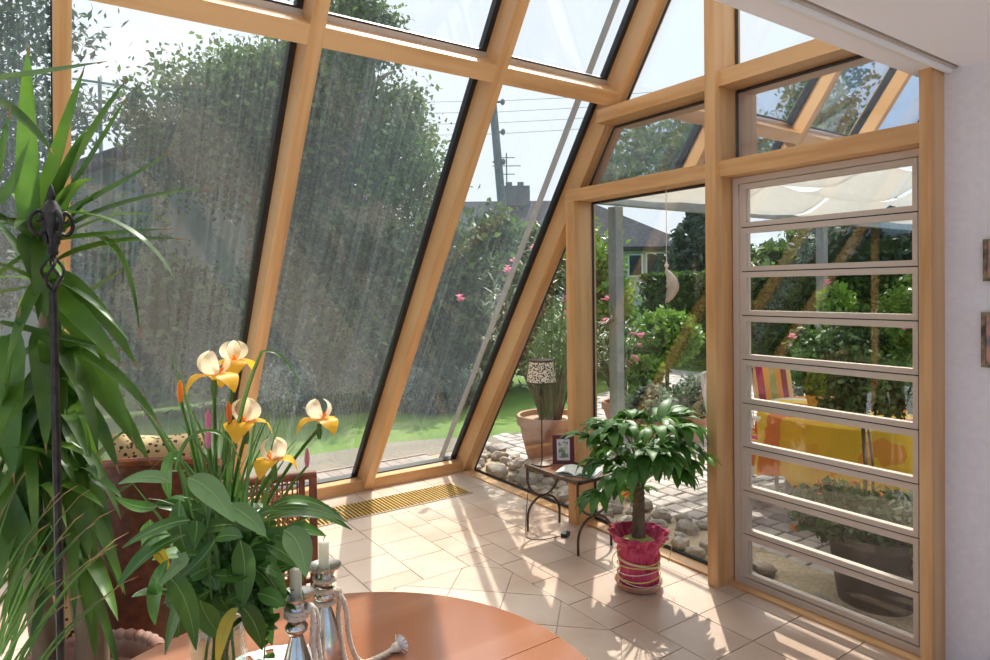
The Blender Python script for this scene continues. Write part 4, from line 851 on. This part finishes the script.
kn = at(396, 643, 1.735); e = V((kn.x - c2.x, kn.y - c2.y, .012))
rope(hang((.02, -.008, .20), (.05, -.02, .2), (.05, -.02, .11)) + hang((.05, -.02, .11), (.06, -.03, .008), V((e.x * .55, e.y * .55 - .02, .010)))[1:] + hang(V((e.x * .55, e.y * .55 - .02, .010)), V((e.x * .8, e.y * .8 - .01, .008)), e)[1:], .006).build('strand', 'rope', t)
m = MB(); m.ell(e, (.014, .015, .013), 10, 8, .3, 2); m.build('knot', 'rope', t); m = MB(); q = random.Random(8)
for k in range(90): d = V((q.uniform(.2, 1), q.uniform(-.9, .6), q.uniform(-.25, .9))).normalized(); m.tube([e + d * .004, e + d * .018 + V((0, 0, .002)), e + d * .032], [.0011, .0009, .0006], 3, False)
m.build('frayed_end', 'linen', t)
# vase
vb = V((.325, 1.60, ZT + .003)); t = thing('glass_vase', vb, 'clear cylindrical glass vase of water holding the iris bouquet', 'vase')
MB().lathe([(0, 0), (.060, 0), (.062, .004), (.062, .235), (.0605, .238), (.058, .235), (.058, .014), (0, .012)], n=40).build('cylinder', 'glass', t); MB().lathe([(0, .0135), (.0575, .0135), (.0575, .175), (0, .175)], n=40).build('water', 'water', t)
def pl(L_, D, dd=0): return [at(x, y, D + dd * i / 2) for i, (x, y) in enumerate(L_)]
SC = 1 / 525
bq = thing('foliage_bouquet', vb + V((0, 0, .016)), 'mass of glossy green leaves and thin blades spilling from the glass vase', 'bouquet'); bo = bq.location
def leafpx(mb, pts, w, D, dd=0, prof='oval', fold=.10, upv=None):
    P = [p - bo for p in pl(pts, D, dd)]; mb.blade(curve(*P, 9), w * SC * D / 1.5, prof, fold, upv)
    if prof == 'oval' and w > 12 and mb.cur == 0: mb.cur = 1; mb.tube(curve(*P, 9)[:-1], [.0011] * 6 + [.0008, .0006, .0004], 4); mb.cur = 0
cf = -V((f2.x, f2.y, 0)).normalized() * .6 + V((0, 0, .8))
hv = (V((.44, .44, .79)) - f2 * 1.5).normalized()
def shiny(mb, pts, w, D):
    p0 = at(*pts[0], D) - bo; O = V((0, 0, H)) - bo; P = []
    for x, y in pts: d = ray(x, y); P.append(O + d * ((p0 - O).dot(hv) / d.dot(hv)))
    mb.blade(curve(*P, 9), w * SC * D / 1.5, 'oval', .06, hv); mb.cur = 1; mb.tube(curve(*P, 9)[:-1], [.0013] * 6 + [.001, .0007, .0004], 4); mb.cur = 0
lf = MB()
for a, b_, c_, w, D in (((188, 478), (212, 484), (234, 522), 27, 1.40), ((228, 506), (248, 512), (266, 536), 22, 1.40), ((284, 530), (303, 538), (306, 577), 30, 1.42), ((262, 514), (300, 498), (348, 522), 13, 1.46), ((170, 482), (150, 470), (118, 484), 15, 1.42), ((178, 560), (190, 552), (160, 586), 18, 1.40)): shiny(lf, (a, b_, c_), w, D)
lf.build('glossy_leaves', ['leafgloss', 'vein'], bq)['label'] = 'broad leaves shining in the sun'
lf = MB()
big = [ ((240, 540), (250, 570), (240, 612), 28, 1.44), ((248, 560), (270, 572), (286, 606), 30, 1.47), ((166, 575), (190, 590), (196, 650), 24, 1.40), ((190, 520), (160, 522), (122, 548), 15, 1.42),
 ((158, 506), (140, 512), (115, 497), 14, 1.45), ((150, 520), (155, 540), (142, 560), 26, 1.5), ((215, 540), (205, 560), (176, 580), 16, 1.4), ((268, 510), (300, 485), (347, 522), 13, 1.45), ((262, 522), (305, 498), (352, 530), 15, 1.5), ((285, 532), (300, 524), (326, 536), 18, 1.5), ((292, 540), (300, 555), (300, 585), 20, 1.55),
 ((215, 575), (240, 580), (262, 560), 22, 1.45), ((200, 600), (205, 620), (225, 640), 24, 1.44), ((240, 605), (258, 620), (262, 650), 22, 1.46), ((168, 560), (150, 590), (155, 625), 20, 1.48), ((180, 500), (176, 530), (190, 560), 22, 1.48), ((232, 530), (222, 545), (226, 575), 24, 1.5), ((210, 520), (220, 530), (212, 560), 22, 1.52),
 ((175, 450), (162, 470), (170, 500), 16, 1.5), ((245, 580), (262, 600), (272, 645), 26, 1.52), ((185, 590), (176, 610), (165, 655), 16, 1.45), ((275, 560), (262, 585), (270, 615), 28, 1.50), ((150, 545), (135, 560), (115, 590), 12, 1.5), ((185, 535), (150, 545), (120, 585), 13, 1.45)]
for a, b_, c_, w, D in big: leafpx(lf, (a, b_, c_), w, D, .02, upv=cf)
q = random.Random(12)
for k in range(95):
    x, y = q.uniform(170, 272), q.uniform(505, 612); an = q.uniform(-.6, 3.6); l = q.uniform(25, 48); e = (x + l * math.cos(an), y + l * math.sin(an) * .9); leafpx(lf, ((x, y), ((x + e[0]) / 2 + q.uniform(-6, 6), (y + e[1]) / 2 - 6), e), q.uniform(14, 24), q.uniform(1.45, 1.66), q.uniform(-.04, .04), upv=(cf + V((q.uniform(-.7, .7), q.uniform(-.7, .7), 0))))
for k in range(42):
    x, y = q.uniform(195, 262), q.uniform(515, 600); an = q.uniform(-.3, 3.4); l = q.uniform(22, 38); e = (x + l * math.cos(an), y + l * math.sin(an) * .9); leafpx(lf, ((x, y), ((x + e[0]) / 2 + q.uniform(-5, 5), (y + e[1]) / 2 - 5), e), q.uniform(16, 24), q.uniform(1.43, 1.52), q.uniform(-.05, .05), upv=(cf + V((q.uniform(-.6, .6), q.uniform(-.6, .6), 0))))
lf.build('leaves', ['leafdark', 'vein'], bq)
lf = MB(); st = MB()
bl = [((228, 600), (215, 470), (166, 345), 4, 1.55), ((225, 590), (200, 450), (178, 362), 5, 1.5), ((220, 590), (195, 460), (172, 352), 4, 1.6), ((235, 590), (225, 460), (185, 400), 5, 1.55), ((240, 560), (246, 470), (262, 385), 5, 1.55), ((230, 560), (228, 480), (232, 400), 5, 1.5), ((245, 560), (262, 470), (291, 388), 3, 1.6), ((225, 560), (190, 420), (150, 470), 4, 1.5), ((235, 540), (250, 430), (288, 388), 3, 1.5), ((250, 540), (280, 500), (330, 505), 4, 1.5), ((215, 560), (175, 440), (135, 400), 6, 1.55),
 ((222, 600), (212, 500), (195, 430), 7, 1.5), ((240, 590), (245, 500), (252, 440), 7, 1.5), ((250, 580), (262, 520), (272, 470), 6, 1.55), ((212, 590), (190, 520), (176, 450), 7, 1.5), ((232, 600), (236, 500), (240, 450), 8, 1.58), ((205, 590), (180, 540), (130, 480), 5, 1.5), ((255, 560), (300, 505), (350, 512), 5, 1.55), ((226, 590), (205, 480), (160, 430), 5, 1.6)]
for a, b_, c_, w, D in bl: leafpx(lf, (a, b_, c_), w, D, .02, 'strap', .2, cf)
for k in range(34):
    x = q.uniform(205, 255); e = (x + q.uniform(-70, 75), q.uniform(400, 520)); leafpx(lf, ((x, 600), (x + q.uniform(-12, 12), 500), e), q.uniform(2.5, 6), q.uniform(1.45, 1.65), 0, 'strap', .2, cf)
P = [p - bo for p in pl([(232, 480), (236, 410), (262, 352)], 1.5)]; Q_ = [p - bo for p in pl([(262, 352), (285, 345), (303, 392)], 1.5)]; lf.blade(curve(*P, 7) + curve(*Q_, 7)[1:], .011, 'strap', .2, cf)
P = [p - bo for p in pl([(176, 470), (185, 425), (215, 432)], 1.42)]; Q_ = [p - bo for p in pl([(215, 432), (232, 436), (242, 466)], 1.42)]; lf.blade(curve(*P, 7) + curve(*Q_, 7)[1:], .011, 'strap', .2, cf)
lf.build('blades', 'grass_blade', bq)
for k in range(16): a = q.uniform(0, 6.28); r_ = q.uniform(.01, .04); e = at(q.uniform(195, 265), q.uniform(500, 580), 1.56) - bo; st.tube(curve((r_ * math.cos(a), r_ * math.sin(a), .004), (r_ * math.cos(a + 1), r_ * math.sin(a + 1), .25), e, 8), .0035, 6)
st.build('stems', 'leafmid', bq)
m = MB(); leafpx(m, ((238, 608), (222, 622), (217, 668)), 17, 1.43, upv=cf); leafpx(m, ((150, 552), (158, 545), (170, 572)), 13, 1.5, upv=cf); m.build('yellow_leaves', ['yleaf', 'vein'], bq)['label'] = 'yellowed leaves'
m = MB(); v_ = MB(); P = [p - bo for p in pl([(262, 600), (268, 640), (262, 672)], 1.50)]; vp = curve(*P, 8); v_.tube(vp, .0016, 5)
for k in range(2, 9): a = q.uniform(0, 6.28); m.blade(arcpath(vp[k], (math.cos(a), math.sin(a), .1), .03, 5, 4), .026, 'oval', .1)
for k in range(26): p = at(q.uniform(245, 285), q.uniform(560, 620), 1.5) - bo; a = q.uniform(0, 6.28); m.blade(arcpath(p, (math.cos(a), math.sin(a), -.5), .035, 5, 4), .030, 'oval', .1)
v_.build('ivy_stem', 'leafmid', bq); m.build('ivy_leaves', 'leafdark', bq)
def iris(px, py, D, label, rz, s=1.0, bend=0):
    f = at(px, py, D); t = thing('iris_flower', vb + V((0, 0, .018)), label, 'flower', 'yellow irises in the vase'); e = f - t.location
    MB().tube(curve((.02 * math.cos(rz), .02 * math.sin(rz), 0), V((e.x * .1 + bend, e.y * .1, e.z * .62)), e - V((0, 0, .02)), 12), .0042, 7).build('stem', 'leafmid', t)
    m = MB(); m.tube([e - V((0, 0, .045)), e - V((0, 0, .03)), e - V((0, 0, .008))], [.004, .0075, .005], 8); m.build('bud_sheath', 'leafmid', t)
    for k in range(3):
        a = rz + k * 2 * PI / 3; d = V((math.cos(a), math.sin(a), 0)); m = MB()
        m.blade(curve(e, e + d * .046 * s + V((0, 0, .022 * s)), e + d * .052 * s - V((0, 0, .030 * s)), 9), .056 * s, 'oval', -.05); m.build('fall', 'yellow', t)
        a += PI / 3; d = V((math.cos(a), math.sin(a), 0)); m = MB()
        m.blade(curve(e, e + d * .035 * s + V((0, 0, .030 * s)), e + d * .010 * s + V((0, 0, .050 * s)), 9), .034 * s, 'oval', .22, V((-math.sin(a), math.cos(a), 0)).cross(V((0, 0, 1)))); m.build('standard', 'cream', t)
    m = MB()
    for k in range(3): a = rz + k * 2 * PI / 3; m.tube([e, e + V((math.cos(a) * .022, math.sin(a) * .022, .016)) * s], .0035, 6)
    m.build('throat', 'orange', t); return t
for px, py, D, rz, s, lb in ((234, 362, 1.58, .3, .95, 'yellow and cream iris at the very top of the bouquet'), (214, 376, 1.48, 1.1, 1.05, 'yellow and cream iris just below left of the topmost bloom'), (246, 423, 1.52, 2.0, 1.05, 'orange tinged iris in front of the left wooden rafter'), (319, 420, 1.62, .9, 1.0, 'iris standing furthest right on a long stem'), (274, 460, 1.50, 1.7, .95, 'lowest iris, above the cane backed chair')): iris(px, py, D, lb, rz, s)
for px, py, D, lb in ((180, 386, 1.5, 'closed orange bud left of the irises'), (229, 407, 1.5, 'closed orange bud above the orange tinged iris'), (208, 415, 1.5, 'closed pink tipped bud on a tall stem, upper of a pair'), (208, 432, 1.48, 'closed pink tipped bud on a tall stem, lower of a pair'), (307, 453, 1.6, 'small bud on the stem of the rightmost iris')):
    t = thing('iris_bud', vb + V((0, 0, .018)), lb, 'flower bud'); e = at(px, py, D) - t.location; MB().tube(curve((.01, .01, 0), V((e.x * .15, e.y * .15, e.z * .6)), e - V((0, 0, .03)), 10), .003, 6).build('stem', 'leafmid', t); m = MB(); m.tube([e - V((0, 0, .034)), e - V((0, 0, .018)), e, e + V((0, 0, .012))], [.003, .0065, .0055, .0012], 8); m.build('petals', 'orange' if 'orange' in lb else 'pink', t)
# ------------------------------------------------------------------ cane backed rattan chair
t = thing('cane_chair', V((.61, 2.37, 0)), 'rattan dining chair with a cane back standing behind the bouquet', 'chair', rz=math.radians(-14)); w2, yb_ = .215, .22
for s in (-1, 1):
    MB().tube(curve((s * w2, yb_, 0), (s * w2, yb_ - .01, .45), (s * (w2 + .005), yb_ + .05, .962), 10), .016, 10).build('back_post', 'rattan', t)
    MB().tube([(s * (w2 - .042), yb_ + .002, .44), (s * (w2 - .038), yb_ + .05, .962)], .0125, 10).build('inner_post', 'rattan', t)
    MB().tube([(s * w2, -.20, 0), (s * w2, -.2, .445)], .016, 10).build('leg', 'rattan', t)
    MB().tube([(s * w2, -.2, .2), (s * w2, yb_, .2)], .010, 8).build('stretcher', 'rattan', t)
MB().tube([(-w2 - .018, yb_ + .05, .962), (w2 + .018, yb_ + .05, .962)], .017, 10).build('top_rail', 'rattan', t); MB().tube([(-w2, yb_ + .03, .55), (w2, yb_ + .03, .55)], .012, 8).build('lower_rail', 'rattan', t)
m = MB(); n_ = 17; xw = w2 - .055
for k in range(n_ + 1): x = -xw + 2 * xw * k / n_; m.tube([(x, yb_ + .03, .555), (x, yb_ + .052, .962)], .0034, 4, False)
for k in range(20): z = .565 + k * .0205; m.tube([(-xw, yb_ + .03 + (z - .555) * .055, z), (xw, yb_ + .03 + (z - .555) * .055, z)], .0034, 4, False)
for k in range(-20, 18):
    for s in (-1, 1):
        x0 = k * .022; a = max(-xw, min(xw, x0)); P = []
        for z in np.linspace(.56, .96, 12):
            x = s * (x0 + (z - .56)); 
            if -xw <= x <= xw: P.append((x, yb_ + .033 + (z - .555) * .055, z))
        if len(P) > 1: m.tube(P, .0028, 3, False)
m.build('cane_back', 'cane', t)
m = MB(); m.box(-w2, w2, -.21, yb_, .43, .45); m.build('seat', 'cane', t, False)
for a, b_ in (((-w2, -.21), (w2, -.21)), ((w2, -.21), (w2, yb_)), ((w2, yb_), (-w2, yb_)), ((-w2, yb_), (-w2, -.21))): MB().tube([(a[0], a[1], .44), (b_[0], b_[1], .44)], .017, 8).build('seat_rail', 'rattan', t)
# barrel chair
bc = V((.40, 3.30, 0)); t = thing('barrel_chair', bc, 'dark reddish woven rattan barrel chair behind the palm like plant', 'armchair'); R0 = .285
m = MB(); na, nz_ = 90, 46; a0, a1 = math.radians(-215), math.radians(35); vs = []
rim = lambda u: .89 + .12 * math.sin(PI * min(1, max(0, (1 - u) * 1.2 - .2)))
for i in range(nz_ + 1):
    for j in range(na + 1):
        u = j / na; a = a0 + (a1 - a0) * u; z = .06 + (rim(u) - .06) * i / nz_; h = .0018 * (1 if ((i + (j if (j // 8) % 2 else -j)) % 4) < 2 else -1); rr_ = R0 * (.90 + .12 * (i / nz_)) + h; vs.append((rr_ * math.cos(a), rr_ * math.sin(a), z))
fs = [(i * (na + 1) + j, i * (na + 1) + j + 1, (i + 1) * (na + 1) + j + 1, (i + 1) * (na + 1) + j) for i in range(nz_) for j in range(na)]
k0 = len(vs); vs += [(x * .93, y * .93, z) for x, y, z in vs]; fs += [tuple(reversed([v + k0 for v in f])) for f in fs]; m.add(vs, fs); m.build('woven_shell', 'weave', t, ang=20)
m = MB(); m.tube([(R0 * .99 * math.cos(a0 + (a1 - a0) * u), R0 * .99 * math.sin(a0 + (a1 - a0) * u), rim(u)) for u in np.linspace(0, 1, 50)], .018, 8); m.build('rim', 'rattan', t); m = MB(); m.lathe([(0, .40), (.24, .40), (.25, .43), (.24, .46), (0, .46)], n=30); m.build('seat', 'rattan', t)
m = MB(); m.lathe([(.24, 0), (.265, 0), (.265, .07), (.24, .07)], n=40); m.build('base_ring', 'rattan', t)
o = MB(); n1 = 18; vs = []
def pillow(w, h, d, n=16):
    m = MB(); vs = []
    for s in (1, -1):
        for i in range(n + 1):
            for j in range(n + 1):
                u, v = i / n * 2 - 1, j / n * 2 - 1; e = max(0, (1 - u ** 4) * (1 - v ** 4)) ** .5; k = 1 - .07 * (1 - abs(u)) * abs(v) ** 3 ; vs.append((u * w / 2 * (1 - .06 * (1 - v * v) * abs(u) ** 3), s * d / 2 * e, v * h / 2 * k))
    g = (n + 1) ** 2; fs = []
    for i in range(n):
        for j in range(n): a = i * (n + 1) + j; fs += [(a, a + 1, a + n + 2, a + n + 1), (g + a + n + 1, g + a + n + 2, g + a + 1, g + a)]
    return m.add(vs, fs)
o = pillow(.40, .42, .13).build('cushion', 'leopard', None, True, V((.415, 3.24, .865))); o.rotation_euler = (math.radians(-6), math.radians(8), math.radians(10)); tag(o, 'leopard print cushion showing above the rim of the woven barrel chair', 'cushion')
o = pillow(.36, .13, .36).build('cushion', 'leopard', None, True, V((.41, 3.31, .565))); tag(o, 'second leopard print cushion lying on the barrel chair seat', 'cushion')
# leopard floor vase
o = MB().lathe([(0, 0), (.06, 0), (.075, .1), (.082, .3), (.078, .5), (.055, .62), (.045, .66), (.06, .72), (.056, .72), (.04, .66), (.05, .60), (0, .3)], n=30).build('floor_vase', 'leopard', None, True, V((.055, 3.02, 0))); tag(o, 'tall leopard print floor vase behind the big rope rimmed pot', 'vase')
# big pot with yucca
yp = V((.10, 2.62, 0)); t = thing('yucca_plant', yp, 'tall yucca with sword shaped leaves in a rope rimmed terracotta pot at the left', 'potted plant')
MB().lathe([(0, 0), (.15, 0), (.165, .03), (.205, .25), (.23, .395), (.243, .41), (.22, .422), (.205, .41), (.195, .36)], n=44).build('pot', 'terra_dark', t)
m = MB(); m.tube([(.236 * math.cos(a) * (1 + .02 * math.sin(38 * a)), .236 * math.sin(a) * (1 + .02 * math.sin(38 * a)), .415 + .006 * math.sin(38 * a + 1.3)) for a in np.linspace(0, 2 * PI, 300)], .022, 10); m.build('rope_rim', 'terra_dark', t); MB().lathe([(.198, .35), (.1, .375), (0, .38)], n=24, wav=lambda a, u: .03 * math.sin(6 * a)).build('soil', 'soil', t)
leaves('moss', [(.12, -.02, .375, .05, .05, .015)], 300, .012, 'sisal', t)
m = MB(); m.tube([(.02, -.02, .30), (.03, -.02, .55), (-.02, 0, .9), (-.06, .02, 1.35), (-.08, 0, 1.85)], [.060, .050, .042, .036, .03], 14); m.build('cane', 'stump', t); m = MB(); m.tube([(-.08, .04, .30), (-.12, .05, .7), (-.14, .02, 1.15)], [.045, .038, .03], 12); m.build('cane', 'stump', t)
keys = [((-30, 84), (40, 76), (103, 62), 15), ((32, 240), (30, 130), (28, 48), 21), ((32, 250), (58, 160), (84, 68), 20), ((48, 215), (88, 140), (126, 80), 18), ((45, 228), (92, 165), (126, 98), 15), ((62, 215), (115, 190), (170, 152), 10), ((66, 228), (125, 195), (211, 188), 9), ((52, 240), (110, 234), (168, 229), 8), ((55, 262), (100, 236), (183, 239), 10), ((55, 272), (95, 295), (138, 368), 13), ((52, 288), (85, 320), (123, 366), 16), ((0, 322), (60, 338), (124, 351), 6), ((52, 332), (105, 385), (150, 462), 18), ((52, 338), (120, 362), (160, 425), 10), ((26, 232), (46, 262), (46, 322), 20), ((40, 330), (48, 380), (46, 450), 17), ((12, 335), (8, 400), (14, 480), 22), ((-5, 98), (30, 120), (52, 152), 8), ((62, 385), (92, 440), (104, 500), 15), ((0, 392), (26, 425), (41, 465), 9), ((28, 405), (55, 440), (88, 458), 12), ((80, 440), (100, 520), (122, 590), 16), ((60, 450), (80, 500), (90, 560), 16), ((-10, 470), (22, 545), (60, 600), 18), ((0, 505), (40, 520), (65, 560), 14), ((95, 236), (132, 240), (140, 336), 5), ((0, 205), (20, 180), (38, 130), 12), ((-15, 290), (-5, 200), (10, 110), 18), ((0, 445), (10, 380), (20, 310), 16), ((-20, 420), (20, 440), (35, 520), 16), ((70, 400), (100, 410), (118, 470), 13), ((68, 350), (84, 420), (82, 500), 18), ((50, 300), (100, 340), (135, 445), 14)]
lf = MB(); tp = MB(); q = random.Random(21)
for a, b_, c_, w in keys:
    D = q.uniform(2.35, 2.65); P = [at(*a, 2.6) - yp, at(*b_, D) - yp, at(*c_, D - .05) - yp]; cc = curve(*P, 10); ww = w / 660 * 2.9
    lf.blade(cc, ww, 'strap', .16, cf); lf.cur = 1; lf.tube([cc[-2].lerp(cc[-1], .55), cc[-1], cc[-1] + (cc[-1] - cc[-2]).normalized() * .012], [.0035, .0016, .0006], 5); lf.cur = 0
for c0, n, l0 in ((V((-.08, 0, 1.85)), 26, .50), (V((-.14, .02, 1.2)), 34, .5), (V((-.06, .02, 1.45)), 40, .5), (V((-.02, 0, 1.02)), 30, .46)):
    for k in range(n):
        an = q.uniform(0, 2 * PI); el = q.uniform(-1.2, 1.8) if c0.z > 1.7 else q.uniform(-1.5, .7); d = V((math.cos(an), math.sin(an), el))
        if d.x > .35 and abs(d.y) < .9: d.x *= .3
        l = l0 * q.uniform(.6, 1.1); lf.blade(arcpath(c0 + V((0, 0, q.uniform(-.18, .12))), d, l, q.uniform(.6, 2.6), 9), q.uniform(.035, .06), 'strap', .16)
lf.build('leaves', ['yucca', 'drytip'], t)
# iron pole
t = thing('garden_torch', V((.033, 2.18, 0)), 'black wrought iron pole with a scrolled top standing before the yucca', 'iron stand')
MB().tube([(0, 0, .04), (0, 0, 1.74)], .0105, 8).build('pole', 'black', t)
for k in range(4): MB().tube([(0, 0, 1.735)] + [(.027 * math.sin(PI * u) * math.cos(u * 2.4 + k * PI / 2), .027 * math.sin(PI * u) * math.sin(u * 2.4 + k * PI / 2), 1.74 + .10 * u) for u in np.linspace(.05, .95, 12)] + [(0, 0, 1.843)], .0042, 6).build('basket_twist', 'black', t)
MB().lathe([(0, 1.84), (.013, 1.84), (.015, 1.85), (.011, 1.86), (.013, 1.89), (.02, 1.905), (.022, 1.93), (.028, 1.955), (.024, 1.96), (.020, 1.975), (.009, 1.99), (.012, 2.0), (.004, 2.03), (0, 2.035)], n=20).build('finial', 'black', t)
for k in range(4):
    a = k * PI / 2 + .4; f_ = lambda r_, z: (r_ * math.cos(a), r_ * math.sin(a), z); P = [f_(.014, 1.87)] + [f_(.034 + .020 * math.cos(b_), 1.925 + .030 * math.sin(b_)) for b_ in np.linspace(-2.4, 1.2, 14)] + [f_(.034 + .010 * math.cos(b_), 1.945 + .014 * math.sin(b_)) for b_ in np.linspace(1.4, 5.2, 10)]
    MB().tube(P, [.0058] * 10 + [.0052] * 8 + [.004] * (len(P) - 18), 7).build('scroll', 'black', t)
for o_k in t.children: o_k.location.z = -.035
MB().lathe([(0, 0), (.10, 0), (.10, .012), (.03, .02), (0, .02)], n=24).build('base_plate', 'black', t)
# grassy plant on a stool
sp = V((-.06, 1.42, 0)); t = thing('plant_stool', sp, 'small rattan stool hidden under the grassy plant at the lower left', 'stool'); MB().lathe([(0, .50), (.15, .50), (.155, .515), (.15, .53), (0, .53)], n=28).build('seat', 'rattan', t)
for k in range(3): a = k * 2.1; MB().tube([(.11 * math.cos(a), .11 * math.sin(a), .5), (.14 * math.cos(a), .14 * math.sin(a), 0)], .013, 8).build('leg', 'rattan', t)
gp = sp + V((0, 0, .53)); t = thing('grassy_plant', gp, 'spider plant like grass with long arching blades at the lower left corner', 'potted plant'); MB().lathe([(0, 0), (.07, 0), (.095, .13), (.105, .13), (.105, .155), (.092, .155), (.088, .13), (0, .13)], n=28).build('pot', 'terra', t)
lf = MB(); tp = MB(); q = random.Random(31)
gk = [((64, 494), 1.45), ((79, 497), 1.4), ((100, 517), 1.45), ((105, 551), 1.5), ((123, 583), 1.4), ((52, 500), 1.5), ((20, 480), 1.5), ((40, 530), 1.35), ((90, 560), 1.3), ((70, 600), 1.3), ((115, 540), 1.6), ((3, 510), 1.4), ((60, 540), 1.3), ((85, 530), 1.5), ((50, 585), 1.2), ((30, 560), 1.3), ((100, 600), 1.4), ((75, 520), 1.55)]
for (x, y), D in gk:
    s0 = V((q.uniform(-.03, .05), q.uniform(-.04, .04), .14)); e = at(x, y, D) - gp; s0 = s0 + V((-.10, -.02, -.1)); P = curve(s0, V((s0.x * .75 + e.x * .25 - .02, s0.y * .5 + e.y * .5, e.z * .75 + .05)), e, 10); w_ = q.uniform(.008, .013); lf.blade(P, w_, 'strap', .25, cf); lf.cur = 1; lf.blade([P[-3], P[-2], P[-1], P[-1] + (P[-1] - P[-2]) * .6 + V((0, 0, -.01))], w_ * .4, 'strap', .2, cf); lf.cur = 0
for k in range(46):
    a = q.uniform(0, 2 * PI); P = arcpath((.03 * math.cos(a) - .05, .03 * math.sin(a), .10), (math.cos(a) * .8 + .35, math.sin(a) * .8, q.uniform(.3, 1.1)), q.uniform(.3, .48), q.uniform(2, 6), 9); lf.blade(P, q.uniform(.006, .011), 'strap', .25)
lf.build('leaves', ['grass_blade', 'drytip'], t)
# pictures on the right wall
for y, z0_, z1_, w, lb in ((1.105, 1.705, 1.88, .16, 'upper small framed picture on the white wall, cut by the right image edge'), (1.112, 1.345, 1.575, .2, 'lower larger framed picture on the white wall, cut by the right image edge')):
    t = thing('wall_picture', V((3.27, y - w / 2, z0_)), lb, 'picture'); h = z1_ - z0_; m = MB(); w_ = w / 2
    m.box(-.024, 0, w_ - .014, w_, 0, h); m.box(-.024, 0, -w_, -w_ + .014, 0, h); m.box(-.024, 0, -w_ + .014, w_ - .014, 0, .014); m.box(-.024, 0, -w_ + .014, w_ - .014, h - .014, h); m.build('frame', 'picframe', t, False)
    MB().box(-.014, -.008, -w_ + .014, w_ - .014, .014, h - .014).build('print', 'artpic', t, False)
# ------------------------------------------------------------------ light
sun = bpy.data.lights.new('sun', 'SUN'); sun.energy = 4.9; sun.angle = math.radians(.6); sun.color = (1, .95, .86)
so = bpy.data.objects.new('sun', sun); C.objects.link(so); SD = V((.556, .556, 1)).normalized()
so.rotation_euler = SD.to_track_quat('Z', 'Y').to_euler(); so.location = (6, 8, 12)
wd = bpy.data.worlds.new('world'); bpy.context.scene.world = wd; wd.use_nodes = True; nt = wd.node_tree; nt.nodes.clear()
o = N(nt, 'ShaderNodeOutputWorld'); bg = N(nt, 'ShaderNodeBackground'); nt.links.new(bg.outputs[0], o.inputs[0])
tc = N(nt, 'ShaderNodeTexCoord'); dp = N(nt, 'ShaderNodeVectorMath', operation='DOT_PRODUCT'); nt.links.new(tc.outputs['Generated'], dp.inputs[0]); dp.inputs[1].default_value = SD
mr = N(nt, 'ShaderNodeMapRange', interpolation_type='SMOOTHSTEP'); mr.inputs[1].default_value = -.35; mr.inputs[2].default_value = .75; nt.links.new(dp.outputs['Value'], mr.inputs[0])
c1 = mixc(nt, mr.outputs[0], (.26, .40, .64), (.60, .655, .72))
au = N(nt, 'ShaderNodeMapRange', interpolation_type='SMOOTHSTEP'); au.inputs[1].default_value = .88; au.inputs[2].default_value = 1.0; au.inputs[4].default_value = 1.0; nt.links.new(dp.outputs['Value'], au.inputs[0])
c1 = mixc(nt, au.outputs[0], c1, (7, 6.9, 6.6))
nz = N(nt, 'ShaderNodeTexNoise'); nz.inputs['Scale'].default_value = 2.6; nz.inputs['Detail'].default_value = 6
mp = N(nt, 'ShaderNodeMapping'); mp.inputs['Scale'].default_value = (1, 1, 2.2); nt.links.new(tc.outputs['Generated'], mp.inputs['Vector']); nt.links.new(mp.outputs[0], nz.inputs['Vector'])
m3 = N(nt, 'ShaderNodeMapRange'); m3.inputs[1].default_value = .5; m3.inputs[2].default_value = .72; nt.links.new(nz.outputs[0], m3.inputs[0])
m4 = N(nt, 'ShaderNodeMath', operation='MULTIPLY'); m4.inputs[1].default_value = .75; nt.links.new(m3.outputs[0], m4.inputs[0])
ad = N(nt, 'ShaderNodeMix', data_type='RGBA', blend_type='ADD'); nt.links.new(m4.outputs[0], ad.inputs[0]); nt.links.new(c1, ad.inputs[6]); ad.inputs[7].default_value = (.22, .2, .17, 1); nt.links.new(ad.outputs[2], bg.inputs[0]); bg.inputs[1].default_value = 1.5
sc = bpy.context.scene
sc.view_settings.view_transform = 'Standard'; sc.view_settings.look = 'None'; sc.view_settings.exposure = 0.08; sc.view_settings.gamma = 1; sc.view_settings.use_curve_mapping = False
sc.cycles.caustics_reflective = False; sc.cycles.caustics_refractive = False; sc.cycles.transparent_max_bounces = 24; sc.cycles.max_bounces = 10; sc.cycles.diffuse_bounces = 5; sc.cycles.glossy_bounces = 5; sc.cycles.sample_clamp_indirect = 4
